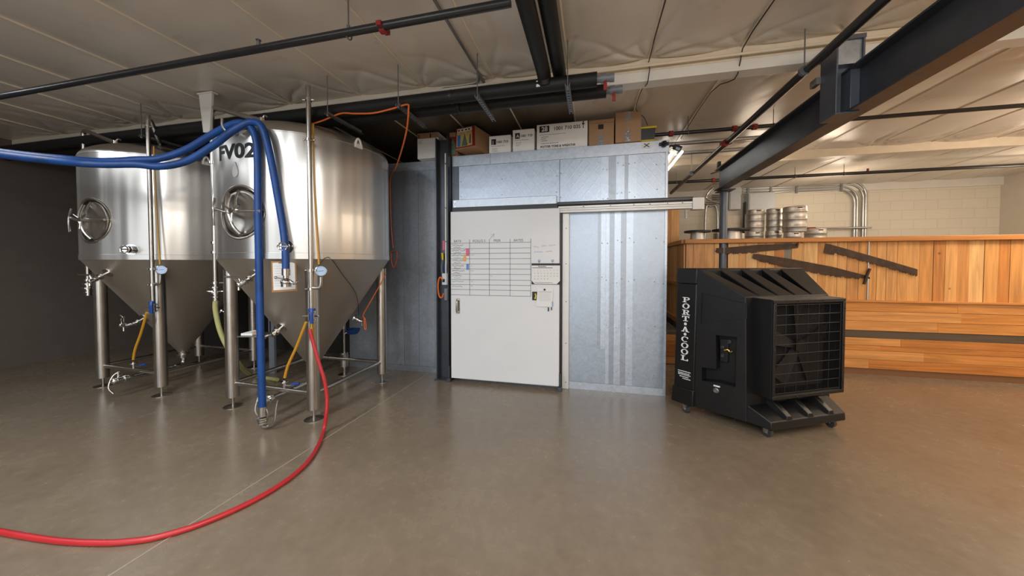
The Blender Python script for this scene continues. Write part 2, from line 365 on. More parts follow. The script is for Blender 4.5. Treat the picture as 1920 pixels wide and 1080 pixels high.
# ------------------------------------------------------------------ the setting
X0, X1, Y0, Y1, ZC = -8.2, 8.2, -6.2, 9.2, 3.29
MB().box(X0, X1, Y0, Y1, -.1, 0).build('floor', M['floor'], kind='structure')
MB().box(X0, X1, Y1, Y1 + .2, 0, 3.12).build('wall_back', M['block'], kind='structure')
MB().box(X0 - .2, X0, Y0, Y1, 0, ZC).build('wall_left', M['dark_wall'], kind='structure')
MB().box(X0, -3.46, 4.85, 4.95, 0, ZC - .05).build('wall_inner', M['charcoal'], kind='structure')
MB().box(X1, X1 + .2, Y0, Y1, 0, ZC).build('wall_right', M['plaster'], kind='structure')
w_ = MB()
for a_, c_ in ((X0, -5.4), (-3.8, -1.4), (.2, 2.6), (4.2, X1)): w_.box(a_, c_, Y0 - .2, Y0, 0, ZC)
for a_ in (-5.4, -1.4, 2.6): w_.box(a_, a_ + 1.6, Y0 - .2, Y0, 3.0, ZC)  # made-up openings behind the added light panels
w_.build('wall_front', M['dark_wall'], kind='structure')
MB().box(X0, X1, Y1 - .05, Y1 + .2, 3.12, ZC + .02).build('trim_1', M['white_steel'], kind='structure')

SEAMS = [-7.1, -6.38, -5.66, -4.94, -4.16, -3.28, -2.4, -1.66, -.93, -.22, .46, 1.18, 1.9, 2.64, 3.36, 4.1, 4.82, 5.56, 6.3, 7.0, 7.7]
def ceil_z(x, y):
    # vinyl facing: pinned along the seams, sagging between, with folds fanning out of the pins at the beam
    z = ZC
    for i in range(len(SEAMS) - 1):
        a, b = SEAMS[i], SEAMS[i + 1]
        if a <= x <= b:
            t = (x - a) / (b - a); z -= .028 * math.sin(PI * t) * (0.7 + .3 * math.sin(1.7 * y + i)); break
    for sx in SEAMS:
        for sy, sg in ((3.2, -1), (3.36, 1), (6.3, -1), (6.4, 1)):
            dx = x - sx; dy = (y - sy) * sg
            if dy < 0 or abs(dx) > .72 or dy > .95: continue
            r = math.hypot(dx, dy)
            if r < .015 or r > .95: continue
            th = math.atan2(dx, dy); k = 11 + 2 * math.sin(sx * 7.1 + sy)
            lim = .62 + .33 * math.sin(th * 5.3 + sx * 9.7 + sy)
            if r > lim: continue
            f = (1 - r / lim) * min(1, r / .10)
            a = abs(math.sin(k * th * .5 + sx * 5 + .4 * math.sin(9 * r)))
            z += (.032 + .010 * math.sin(sx * 3.3)) * f * ((1 - a) ** 1.9 - .35)
    return z
def ceiling():
    xs = [X0 + i * .05 for i in range(65)] + [-4.95 + i * .018 for i in range(501)] + [4.1 + i * .05 for i in range(83)]; xs = sorted(set(round(x, 4) for x in xs if X0 <= x < X1)) + [X1]; ys = []
    y = Y0
    while y < 2.0: ys.append(y); y += .2
    while y < 4.6: ys.append(y); y += .018
    while y < Y1: ys.append(y); y += .04
    ys.append(Y1)
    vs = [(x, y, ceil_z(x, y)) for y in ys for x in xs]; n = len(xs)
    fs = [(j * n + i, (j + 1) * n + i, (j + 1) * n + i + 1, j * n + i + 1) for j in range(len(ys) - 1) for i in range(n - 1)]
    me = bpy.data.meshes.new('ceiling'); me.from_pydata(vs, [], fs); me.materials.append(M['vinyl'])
    me.materials.append(M['vinyl_shaded'])
    me.polygons.foreach_set('material_index', [1 if (vs[f[0]][0] < -.23 and vs[f[0]][1] > 3.3) else 0 for f in fs])  # painted shade on the faces left of the seam, behind the beam
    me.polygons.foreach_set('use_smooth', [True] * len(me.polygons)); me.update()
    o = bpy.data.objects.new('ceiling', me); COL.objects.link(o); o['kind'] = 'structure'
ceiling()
tn = 2
for sx in SEAMS:
    b = MB()
    b.tube([(sx + .006 * math.sin(j * 1.3 + sx), -2 + j * .52, ZC - .004) for j in range(11)], .009, 8)
    b.tube([(sx + .005 * math.sin(j * 1.7 + sx), 3.38 + j * .58, ZC - .004) for j in range(11)], .009, 8)
    b.build('trim_%d' % tn, M['cream'], kind='structure'); tn += 1
# beam of the roof: white face, cream ledger and the lapped vinyl above it
b = MB().box(X0, X1, 3.20, 3.33, 3.09, 3.178); b.build('trim_%d' % tn, M['white_steel'], kind='structure', bevel=.004); tn += 1
b = MB().box(X0, X1, 3.205, 3.35, 3.18, 3.30); b.build('trim_%d' % tn, M['cream'], kind='structure', bevel=.006); tn += 1
b = MB().box(X0, X1, 6.3, 6.4, 3.16, 3.30); b.build('trim_%d' % tn, M['cream'], kind='structure', bevel=.006); tn += 1
b = MB(); p0 = at(254, 1048, 'Z', 0.001); p1 = at(803, 700, 'Z', 0.001)
d = (p1 - p0).normalized(); p0 = p0 - d * 2
b.obox((p0 + p1) / 2, d, Vector((0, 0, 1)).cross(d), (0, 0, 1), (p1 - p0).length, .006, .002); b.build('trim_%d' % tn, M['seal'], kind='structure'); tn += 1

# ------------------------------------------------------------------ walk-in cold room
YW = 4.134; YL = 4.30
cr = thing('walk_in_cold_room', 'galvanised metal walk-in cold room with a white sliding door, boxes stored on its roof', 'cold room', (-.9, YW, 0))
MB().box(-1.76, .805, YW + .005, 7.3, 0, 2.80).build('body', M['galv'], cr)
MB().box(-3.45, -1.76, YL + .005, 7.3, 0, 2.80).build('body', M['galv'], cr)
MB().box(-1.76, .83, YW - .004, 7.3, 2.745, 2.88).build('top_flashing', M['galv_trim'], cr, bevel=.003)
MB().box(-1.25, -1.243, YW - .007, YW, 2.745, 2.882).build('flashing_joint', M['galv_dull'], cr)
MB().box(-3.45, -1.76, YL - .004, 7.3, 2.785, 2.90).build('top_flashing', M['galv_trim'], cr, bevel=.003)
MB().box(-1.745, -1.672, YW - .006, YW + .01, 0, 2.742).build('corner_strip', M['steel_blue'], cr)
MB().box(-1.665, -.388, YW - .004, YW + .01, 2.2, 2.742).build('wall_panel', M['galv_emb'], cr)
MB().box(-.378, .815, YW - .004, YW + .01, 2.2, 2.742).build('wall_panel', M['galv_emb'], cr)
MB().box(-.262, .812, YW - .004, YW + .01, .09, 2.2).build('wall_panel', M['galv'], cr)
MB().box(-.262, .812, YW - .007, YW + .01, 0, .085).build('base_flashing', M['galv_trim'], cr)
MB().box(.79, .818, YW - .012, YW + .03, 0, 2.75).build('edge_angle', M['galv_trim'], cr, bevel=.002)
MB().box(-.388, -.378, YW - .001, YW + .01, 2.2, 2.742).build('panel_joint', M['strut'], cr)
for x0, x1, k in ((.096, .180, 0), (.180, .263, 1), (.263, .357, 0), (.357, .398, 1), (.398, .490, 0)):
    MB().box(x0, x1 - .002, YW - (.008 if k == 0 else .006), YW, 2.21, 2.74).build('cover_strip', M['galv_bright' if k == 0 else 'galv_dull'], cr)
for x0, x1, k in ((.064, .10, 1), (.10, .155, 0), (.155, .197, 0), (.197, .251, 1), (.251, .323, 0), (.323, .382, 1), (.382, .458, 0)):
    MB().box(x0, x1 - .002, YW - (.008 if k == 0 else .006), YW, .088 if x0 > .1 else .5, 2.1).build('cover_strip', M['galv_bright' if k == 0 else 'galv_dull'], cr)
b = MB()
for x in (-.36, .11, .17, .28, .335, .41, .475, .70, .79):
    for z in (.25, .75, 1.3, 1.75, 2.3, 2.62):
        b.sphere((x + random.uniform(-.01, .01), YW - .008, z + random.uniform(-.05, .05)), .006, 8)
for x in (-1.64, -1.1, -.42):
    for z in (2.36, 2.55): b.sphere((x, YW - .006, z), .006, 8)
b.build('rivets', M['zinc'], cr)
# left set-back wall: ribbed sheets
xs = [-3.45, -3.1, -2.86, -2.68, -2.56, -2.46, -2.33, -2.2, -2.09, -1.95]
for i in range(len(xs) - 1):
    MB().box(xs[i] + .001, xs[i + 1] - .001, YL - (.006 if i % 2 else .003), YL + .01, .08, 2.785).build('wall_panel', M['galv'], cr)
MB().box(-3.45, -1.95, YL - .009, YL + .01, 0, .078).build('base_flashing', M['galv_dull'], cr)
b = MB()
for x in (-2.84, -2.66, -2.44, -2.31, -2.1):
    for k in range(9): b.sphere((x, YL - .006, .3 + k * .29), .005, 8)
b.build('rivets', M['zinc'], cr)
# header plate, track and jamb
hp = MB().box(-1.735, -.415, YW - .05, YW - .005, 2.192, 2.312).build('header_plate', M['galv_trim'], cr, bevel=.004)
b = MB()
for x in (-1.70, -.45):
    for z in (2.22, 2.285): b.cyl((x, YW - .056, z), (x, YW - .05, z), .012, n=12)
b.build('plate_bolts', M['zinc'], hp)
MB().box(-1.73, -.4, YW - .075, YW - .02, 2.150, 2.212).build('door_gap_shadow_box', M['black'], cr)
MB().box(-.405, 1.06, YW - .09, YW - .02, 2.185, 2.225).build('track_gasket', M['black_pipe'], cr, bevel=.006)
tr = MB().box(-.39, 1.06, YW - .075, YW - .01, 2.10, 2.178)
tr.box(-.39, 1.05, YW - .092, YW - .07, 2.150, 2.172); tr.box(-.39, 1.05, YW - .092, YW - .07, 2.098, 2.112)
tr.box(-.39, 1.05, YW - .088, YW - .07, 2.125, 2.135)
tr = tr.build('door_track', M['alu'], cr, bevel=.003)
b = MB()
for x in (-.1, .2, .45, .62, .8, .95): b.cyl((x, YW - .093, 2.161), (x, YW - .09, 2.161), .006, n=10)
b.build('track_screws', M['black'], tr)
MB().box(1.05, 1.165, YW - .1, YW, 2.085, 2.212).build('track_end_cap', M['white_steel'], cr, bevel=.004)
MB().box(.99, 1.01, YW - .05, YW - .03, 2.0, 2.09).build('track_stop', M['strut'], cr)
b = MB().box(-.345, -.265, YW - .035, YW + .01, .0, 2.098); jb = b.build('door_jamb', M['alu'], cr, bevel=.003)
b = MB()
for z in (.08, .55, 1.05, 1.5, 1.92): b.cyl((-.3, YW - .037, z), (-.3, YW - .034, z), .006, n=8)
b.build('jamb_screws', M['ink'], jb)
MB().box(-.372, -.347, YW - .06, YW + .01, .0, 2.15).build('door_seal', M['black'], cr)
MB().box(-1.765, -1.738, YW - .06, YW + .01, .0, 2.16).build('door_seal', M['black'], cr)
sd = MB().box(-1.735, -.372, 4.012, 4.10, .05, 2.152).build('sliding_door', M['door'], cr, bevel=.006)
# handle
b = MB(); b.obox((-1.637, 4.008, .97), (1, 0, 0), (0, 1, 0), (0, 0, 1), .05, .006, .19)
b.tube([(-1.637, 4.008, .895), (-1.637, 3.975, .9), (-1.637, 3.965, .93), (-1.637, 3.962, .97), (-1.637, 3.965, 1.01), (-1.637, 3.975, 1.04), (-1.637, 4.008, 1.045)], .011, 10, 3)
b.build('handle', M['stain_tube'], sd)
for x in (-1.76, -.36):
    b = MB().box(x - .03, x + .02, 3.99, 4.07, .0, .045); b.box(x - .006, x + .006, 4.0, 4.05, .045, .2)
    b.build('floor_guide', M['steel'], cr, bevel=.003)
# ruled table and writing on the door
DY = 4.0105
b = MB()
zt = [1.757, 1.689, 1.628, 1.562, 1.497, 1.436, 1.371, 1.302, 1.24, 1.178, 1.110]
for i, z in enumerate(zt): b.box(-1.73, -.711, DY - .001, DY + .001, z - .0022, z + .0022)
for x in (-1.481, -1.226, -.965, -.711): b.box(x - .0022, x + .0022, DY - .001, DY + .001, 1.110, 1.80)
b.build('ruled_table', M['ink_grey'], sd)
def writing(name, txt, x, z, size, m, parent=None, y=DY, bold=0.0, kind=None):
    me = text_mesh(txt, size, bold); b = MB(); b.add_mesh(me, lambda c: Vector((x + c.x, y - .0012, z + c.y)))
    return b.build(name, m, parent, smooth=False)
for t, x in (('BATII', -1.69), ('KOLLG S', -1.44), ('PEER', -1.17), ('BATES', -.92)):
    writing('heading', t, x, 1.768, .042, M['ink_grey'], sd)
def scribble(b, x, z, wd, amp, y=DY):
    n = int(wd / .0055); pts = []
    for i in range(n): pts.append((x + i * wd / n, y - .001, z + amp * random.uniform(-1, 1) * (1 if i % 7 else .2)))
    b.tube(pts, .0016, 5)
sc = MB(); scg = MB(); scr = MB()
for i in range(9):
    zz = zt[i] - .022
    scribble(sc if i < 7 else scg, -1.715, zz, random.uniform(.13, .19), .010)
    if i < 7: scribble(scg if i in (2, 6) else sc, -1.69, zz - .028, random.uniform(.07, .1), .008)
    if i in (1, 2, 4, 5, 6, 7): scribble(scr, -1.465, zz + .002, random.uniform(.02, .06), .006)
    if i in (1, 2): scribble(scr, -1.215, zz + .006, .014, .004)
scribble(scg, -1.215, zt[6] - .018, .035, .006); scribble(scg, -1.465, zt[8] - .015, .03, .006)
sc.build('marker_writing', M['ink'], sd); scg.build('marker_writing', M['ink_green'], sd); scr.build('marker_writing', M['ink_red'], sd)
fa = MB(); scribble(fa, -.68, 1.70, .07, .012); scribble(fa, -.50, 1.715, .09, .010); scribble(fa, -.67, 1.64, .11, .009)
fa.tube([(-1.22, DY - .001, 1.80), (-1.17, DY - .001, 1.86), (-1.17, DY - .001, 1.82), (-1.16, DY - .001, 1.865), (-1.21, DY - .001, 1.855)], .0018, 5)
fa.build('marker_writing', M['ink_blue'], sd)
fb = MB(); scribble(fb, -.58, 1.712, .06, .009); scribble(fb, -.53, 1.648, .08, .010); fb.build('marker_writing', M['ink_red'], sd)
# magnets, calendar, note
def slab(name, x0, x1, z0, z1, m, label, cat, y=DY - .002, t=.005, **k):
    return MB().box(x0, x1, y - t, y, z0, z1).build(name, m, label=label, cat=cat, bevel=.0015, **k)
slab('magnet', -1.528, -1.488, 1.60, 1.685, M['pink'], 'pink magnetic tag on the second row of the door table', 'magnet')
slab('magnet', -1.562, -1.527, 1.53, 1.61, M['amber_m'], 'pale orange magnetic tag below the pink one on the white door', 'magnet')
slab('magnet', -1.522, -1.492, 1.425, 1.495, M['blue_m'], 'blue magnetic tag, lowest of the coloured tags on the white door', 'magnet')
cal = thing('wall_calendar', 'hanging desk-pad calendar with black top bar and corners on the white sliding door', 'calendar', (-.53, DY, 1.25))
MB().box(-.70, -.36, DY - .008, DY - .002, 1.257, 1.505).build('backing_board', M['ink'], cal)
MB().plate([(-.698, DY - .009, 1.30), (-.665, DY - .009, 1.262), (-.40, DY - .009, 1.262), (-.364, DY - .009, 1.30), (-.364, DY - .009, 1.48), (-.698, DY - .009, 1.48)], (0, -.003, 0)).build('page', M['paper'], cal)
writing('month', 'November', -.62, 1.462, .022, M['ink'], cal, DY - .0122, .0005)
MB().box(-.69, -.45, DY - .0135, DY - .0118, 1.450, 1.456).build('header_line', M['ink'], cal)
k = 1
for r in range(4):
    for c_ in range(8):
        if r == 3 and c_ > 4: break
        writing('day_number', str(k), -.668 + c_ * .038, 1.415 - r * .033, .016, M['ink_grey'], cal, DY - .0122); k += 1
b = MB(); scribble(b, -.665, 1.278, .22, .004, DY - .0125); b.build('footer_text', M['ink'], cal)
for x, t in ((-.61, 'left'), (-.45, 'right')):
    hk = thing('suction_hook', 'clear suction hook on the white door holding the %s end of the calendar bar' % t, 'hook', (x, DY, 1.515))
    MB().lathe([(0, 0), (.016, .001), (.012, .006), (.004, .010), (0, .011)], (x, DY - .002, 1.535), (0, -1, 0), 20).build('suction_cup', M['glass'], hk)
    MB().tube([(x, DY - .01, 1.53), (x, DY - .018, 1.515), (x, DY - .016, 1.500), (x, DY - .012, 1.505)], .002, 6).build('hook_wire', M['chrome'], hk)
nt_ = thing('paper_note', 'white paper note held by a round magnet below the calendar', 'note', (-.54, DY, .995))
MB().plate([(-.645, DY - .009, .995), (-.455, DY - .012, .992), (-.442, DY - .010, 1.212), (-.627, DY - .008, 1.214)], (0, -.0015, 0)).build('sheet', M['paper'], nt_)
b = MB()
b.box(-.61, -.46, DY - .0135, DY - .0125, 1.168, 1.171)
for i in range(7): b.box(-.615, -.47, DY - .0140, DY - .0130, 1.15 - i * .014, 1.1508 - i * .014)
b.build('printed_lines', M['ink_grey'], nt_)
MB().cyl((-.543, DY - .018, 1.195), (-.543, DY - .010, 1.195), .012, n=20).build('magnet', M['ink'], nt_)
mg = thing('picture_magnet', 'small dark rectangular magnet with a yellow figure, left of the paper note', 'magnet', (-.66, DY, 1.065))
MB().box(-.692, -.632, DY - .0065, DY - .002, 1.067, 1.168).build('plate', M['ink'], mg)
MB().plate([(-.668, DY - .007, 1.085), (-.648, DY - .007, 1.08), (-.642, DY - .007, 1.12), (-.65, DY - .007, 1.15), (-.662, DY - .007, 1.145), (-.655, DY - .007, 1.115)], (0, -.001, 0)).build('yellow_mark', M['yellow'], mg)
MB().box(-.456, -.444, DY - .02, DY - .003, 1.0, 1.055).build('marker_pen', M['ink_blue'], label='small teal capped pen beside the paper note', cat='pen')
MB().box(-.505, -.492, DY - .012, DY - .003, .94, .985).build('door_key', M['ink'], label='black key fob hanging just under the note', cat='key')
MB().box(-.466, -.456, DY - .012, DY - .003, .955, .995).build('door_key', M['ink'], label='thin black tag hanging right of the key fob', cat='key')
MB().box(.03, .078, YW - .0075, YW - .004, 1.375, 1.385).build('plate_sticker', M['paper'], label='tiny white sticker on the galvanised wall right of the door', cat='sticker')
tg = thing('paper_tag', 'white paper tag with a black X on the cold room flashing', 'tag', (.59, YW, 2.80))
MB().box(.545, .632, YW - .008, YW - .005, 2.80, 2.868).build('tag_sheet', M['paper'], tg)
b = MB(); b.obox((.59, YW - .009, 2.835), (1, 0, .75), (0, 1, 0), (-.75, 0, 1), .07, .002, .009); b.obox((.59, YW - .0095, 2.835), (1, 0, -.75), (0, 1, 0), (.75, 0, 1), .07, .002, .009)
b.build('cross_mark', M['ink'], tg)
al = thing('alarm_light', 'round black alarm lamp on the top right corner of the cold room', 'alarm light', (.77, YW - .01, 2.83))
b = MB().cyl((.77, YW - .01, 2.83), (.77, YW - .03, 2.83), .035).cyl((.77, YW - .03, 2.83), (.77, YW - .07, 2.83), .022)
b.box(.72, .74, YW - .04, YW - .005, 2.815, 2.845).box(.80, .82, YW - .04, YW - .005, 2.815, 2.845); b.build('lamp_body', M['black'], al, bevel=.002)
MB().sphere((.77, YW - .075, 2.828), .021, 16).build('lens', M['cooler'], al)

# ------------------------------------------------------------------ steel column beside the door
sc_ = thing('steel_column', 'dark grey H-section steel column left of the white sliding door', 'column', (-1.855, 4.15, 0))
b = MB().box(-1.955, -1.940, 4.05, 4.24, 0, 3.10).box(-1.785, -1.770, 4.02, 4.24, 0, 3.10).box(-1.94, -1.785, 4.14, 4.152, 0, 3.10)
b.build('h_section', M['steel'], sc_, bevel=.002)
MB().box(-1.975, -1.765, 4.02, 4.26, 0, .012).build('base_plate', M['steel'], sc_)
b = MB()
for z in (.5, .95, 1.9, 2.5): b.cyl((-1.80, 4.139, z), (-1.80, 4.13, z), .007, n=10)
b.build('bolts', M['black'], sc_)
cd = thing('wall_conduit', 'pale vertical conduit running down the steel column to the outlet boxes', 'conduit', (-1.83, 4.12, 1.1))
MB().tube([(-1.797, 4.005, 1.30), (-1.797, 4.005, 2.88)], .009, 12).build('conduit_pipe', M['white_steel'], cd)
for z in (1.78, 2.2, 2.75): MB().cyl((-1.797, 4.005, z - .008), (-1.797, 4.005, z + .008), .014, n=14).build('strap', M['strut'], cd)
ob = thing('outlet_box', 'grey outlet boxes on the steel column with cords plugged in', 'outlet', (-1.82, 4.10, 1.08))
MB().box(-1.835, -1.772, 3.965, 4.018, 1.235, 1.38).build('upper_box', M['grey_box'], ob, bevel=.005)
MB().box(-1.805, -1.768, 3.965, 4.018, 1.04, 1.19).build('lower_box', M['grey_pvc'], ob, bevel=.005)
MB().box(-1.825, -1.795, 3.958, 3.966, 1.27, 1.31).build('socket_face', M['ink'], ob)
cd2 = thing('bent_conduit', 'thin conduit with an elbow box on the left edge of the steel column', 'conduit', (-2.02, 4.26, 1.1))
MB().tube([(-1.985, 4.27, 2.03), (-1.985, 4.27, 1.35), (-1.985, 4.25, 1.27), (-1.95, 4.20, 1.24), (-1.90, 4.135, 1.235)], .010, 10, 2).build('conduit_pipe', M['zinc'], cd2)
MB().sphere((-1.985, 4.26, 1.25), .045, 16, (1, .6, 1)).build('elbow_box', M['white_steel'], cd2)
pl = thing('yellow_plug', 'yellow plug hanging on its lead against the steel column', 'plug', (-1.88, 4.1, 1.45))
MB().tube([(-1.885, 4.10, 1.64), (-1.883, 4.10, 1.55)], .018, 12, r1=.013).build('plug_body', M['yellow'], pl)
MB().tube([(-1.884, 4.10, 1.55), (-1.90, 4.10, 1.46), (-1.89, 4.10, 1.38), (-1.86, 4.1, 1.31), (-1.84, 4.08, 1.29)], .007, 8, 4).build('lead', M['grey_pvc'], pl)
MB().tube([(-1.855, 4.10, 1.50), (-1.853, 4.10, 1.40)], .015, 12).build('blue_plug', M['blue_pl'], label='blue plug on the steel column just above the outlet boxes', cat='plug')
MB().tube([(-1.810, 3.945, 1.30), (-1.85, 3.94, 1.33), (-1.878, 3.95, 1.25), (-1.885, 3.97, 1.15), (-1.87, 3.98, 1.08), (-1.84, 3.985, 1.08), (-1.82, 3.985, 1.13)], .010, 10, 5).build('orange_lead', M['orange'], label='short orange lead plugged into the outlet box on the steel column', cat='cord')
MB().box(-1.90, -1.87, 4.135, 4.139, 1.68, 1.80).build('warning_sticker', M['pink'], label='red and white sticker on the steel column above the yellow plug', cat='sticker')

# ------------------------------------------------------------------ boxes on the cold room roof
ZR = 2.882
def carton(label, x0, x1, y0, y1, z0, z1, m='white_card', cat='box', name='cardboard_box', flap=None, tapes=(), grp=None):
    t = thing(name, label, cat, ((x0 + x1) / 2, (y0 + y1) / 2, z0), grp)
    MB().box(x0, x1, y0, y1, z0, z1).build('carton', M[m], t, bevel=.003)
    if flap:
        for (pts, d_) in flap: MB().plate(pts, d_).build('flap', M['card_in'], t)
    for (a, b_, c_, d_) in tapes: MB().box(a, b_, y0 - .0015, y0 - .0002, c_, d_).build('tape', M['tape'], t)
    return t
def on_box(t, txt, x, z, size, y, m='ink', bold=0.001, nm='print'):
    me = text_mesh(txt, size, bold); b = MB(); b.add_mesh(me, lambda c: Vector((x + c.x, y - .0016, z + c.y))); b.build(nm, M[m], t, smooth=False)
def lines(t, x, z, n, wd, y, dz=.018, th=.004):
    b = MB()
    for i in range(n):
        xx = x
        while xx < x + wd * random.uniform(.6, 1):
            l = random.uniform(.006, .02); b.box(xx, xx + l, y - .0016, y - .0004, z - i * dz, z - i * dz + th); xx += l + .004
    b.build('small_print', M['ink_grey'], t)
t = carton('white cardboard box with a dark hand hole, left of the steel column', -2.285, -1.98, YL - .1, YL + .3, 2.902, 3.235)
MB().box(-2.285, -1.98, YL - .102, YL - .099, 3.165, 3.237).build('brown_band', M['card'], t); MB().box(-2.10, -2.085, YL - .105, YL - .101, 3.165, 3.222).build('hand_hole', M['ink'], t)
MB().box(-2.275, -2.245, YL - .105, YL - .101, 3.178, 3.218).build('symbol', M['card_in'], t); lines(t, -2.27, 3.14, 3, .06, YL - .102)
# green tree box and decoration box
t = carton('tall red-edged box picturing a green tree, partly hidden beside the column', -1.80, -1.695, YW + .01, YW + .4, ZR, 3.19, 'card', grp=None)
MB().box(-1.797, -1.70, YW + .006, YW + .009, ZR + .01, 3.13).build('red_print', M['red'], t)
GREEN = mat('printed_fir_green', (92, 118, 96), .6, noise=.35, nscale=60)
MB().plate([(-1.795, YW + .0055, ZR + .02), (-1.705, YW + .0055, ZR + .02), (-1.72, YW + .0055, 3.03), (-1.75, YW + .0055, 3.12), (-1.78, YW + .0055, 3.03)], (0, -.001, 0)).build('tree_picture', GREEN, t)
t = thing('cardboard_box', 'colourful box printed with a fir tree on a red and cream front, brown sides', 'box', (-1.55, 4.3, ZR))
fr = [(-1.70, 4.10, 2.945), (-1.425, 4.07, 2.960), (-1.435, 4.08, 3.225), (-1.695, 4.11, 3.215)]
bk = [(-1.36, 4.55, ZR + .004), (-1.09, 4.5, ZR + .004), (-1.09, 4.5, 3.20), (-1.36, 4.55, 3.20)]
bot = [Vector(fr[0]), Vector(fr[1]), Vector((-1.285, 4.36, ZR + .002)), Vector((-1.50, 4.40, ZR + .002))]
top = [Vector(fr[3]), Vector(fr[2]), Vector((-1.285, 4.36, 3.17)), Vector((-1.50, 4.40, 3.17))]
bx = MB().hexa(bot, top); bx.build('carton', M['card'], t)
def frp(u, v, o=.003):
    a = Vector(fr[0]).lerp(Vector(fr[1]), u); b_ = Vector(fr[3]).lerp(Vector(fr[2]), u); return a.lerp(b_, v) + Vector((0, -o, 0))
def fplate(nm, u0, u1, v0, v1, m, o=.003): MB().plate([frp(u0, v0, o), frp(u1, v0, o), frp(u1, v1, o), frp(u0, v1, o)], (0, -.001, 0)).build(nm, m, t)
fplate('front_print', .0, 1, .05, .98, M['red'], .002); fplate('picture', .05, .86, .10, .80, mat('printed_ochre', (206, 178, 112), .6, noise=.2, nscale=30), .004)
fplate('title_band', .08, .86, .80, .95, M['paper'], .004); fplate('blue_panel', .10, .26, .12, .66, mat('printed_blue', (60, 120, 196), .6), .006)
MB().plate([frp(.32, .12, .006), frp(.64, .12, .006), frp(.48, .72, .006)], (0, -.001, 0)).build('tree_picture', GREEN, t)
MB().plate([frp(.7, .2, .006), frp(.8, .2, .006), frp(.8, .62, .006), frp(.74, .62, .006)], (0, -.001, 0)).build('figure_picture', M['ink_grey'], t)
b = MB()
for u in (.12, .3, .5, .66): b.plate([frp(u, .84, .006), frp(u + .1, .84, .006), frp(u + .1, .9, .006), frp(u, .9, .006)], (0, -.001, 0))
b.build('title_print', M['ink'], t)
for lbl, x0, x1, zt_, nx in (('smaller of the two square white cartons with black number squares, right of the tree box', -1.27, -.99, 3.10, 'J'), ('white carton with a black number square, just left of the large white carton', -.965, -.695, 3.15, 'A')):
    y0 = YW + .02
    t = carton(lbl, x0, x1, y0, y0 + .4, ZR, zt_)
    # open flaps leaning at the top
    MB().plate([(x0 + .01, y0 + .02, zt_), (x1 - .01, y0 + .02, zt_), (x1 - .04, y0 + .2, zt_ + .055), (x0 + .09, y0 + .2, zt_ + .045)], (0, .003, .003)).build('flap', M['card_in'], t)
    MB().box(x0 + .03, x0 + .09, y0 - .002, y0 - .0003, zt_ - .11, zt_ - .04).build('number_square', M['ink'], t)
    on_box(t, nx, x0 + .045, zt_ - .097, .055, y0 - .002, 'paper', .001, 'number')
    on_box(t, '1001 710', x0 + .095, zt_ - .093, .04, y0)
    lines(t, x0 + .03, zt_ - .13, 1, .22, y0); lines(t, x0 + .04, zt_ - .16, 3, .07, y0)
y0 = YW + .02
t = carton('large white carton reading 28 and 1001 710 03S', -.665, -.062, y0, y0 + .5, ZR, 3.185)
MB().box(-.632, -.512, y0 - .002, y0 - .0003, 3.09, 3.165).build('number_square', M['ink'], t)
on_box(t, '28', -.607, 3.103, .075, y0 - .002, 'paper', .002, 'number'); on_box(t, '1001 710 03S', -.462, 3.105, .058, y0, 'ink', .001, 'print')
on_box(t, 'POTTER TORE & WREATHS', -.62, 2.905, .034, y0, 'ink', .0012, 'title'); lines(t, -.63, 3.058, 1, .5, y0); lines(t, -.61, 3.03, 3, .08, y0, .022, .006); lines(t, -.61, 2.952, 1, .26, y0, .02, .006)
b = MB(); b.box(-.115, -.107, y0 - .002, y0 - .0003, 3.10, 3.17); b.box(-.125, -.097, y0 - .002, y0 - .0003, 3.145, 3.16); b.sphere((-.111, y0, 3.175), .008, 8); b.build('symbol', M['ink'], t)
t = carton('brown cardboard box with a dark slot, between the large white carton and taller brown box', -.045, .238, y0, y0 + .4, ZR, 3.175, 'card', tapes=((.055, .12, ZR, 3.01),))
MB().box(-.045, .238, y0 - .012, y0, 3.14, 3.175).build('rim_flap', M['card'], t); MB().box(.06, .12, y0 - .0016, y0 - .0002, 3.07, 3.125).build('slot', M['ink'], t)
t = carton('tallest brown cardboard box, taped top and bottom, at the right end of the roof boxes', .252, .532, y0 - .02, y0 + .4, ZR + .01, 3.235, 'card', tapes=((.362, .420, 3.13, 3.235), (.362, .420, ZR + .01, 3.03)))
MB().box(.255, .53, y0 - .016, y0 + .4, ZR, ZR + .012).build('bottom_flap', M['card_in'], t)
for z0, lb, x0, x1 in ((ZR, 'lower black storage tote with a yellow lid beside the tall brown box', .545, .685), (ZR + .055, 'upper black storage tote with a yellow lid, stacked on another', .535, .705)):
    h_ = .05 if z0 == ZR else .145
    t = thing('storage_tote', lb, 'storage box', ((x0 + x1) / 2, 4.4, z0))
    MB().hexa([(x0 + .015, 4.25, z0), (x1 - .015, 4.25, z0), (x1 - .015, 4.55, z0), (x0 + .015, 4.55, z0)], [(x0 + .002, 4.235, z0 + h_ - .02), (x1 - .002, 4.235, z0 + h_ - .02), (x1 - .002, 4.57, z0 + h_ - .02), (x0 + .002, 4.57, z0 + h_ - .02)]).build('tub', M['cooler'], t)
    MB().box(x0 - .008, x1 + .008, 4.225, 4.58, z0 + h_ - .02, z0 + h_).build('lid', M['yellow'], t, bevel=.004)

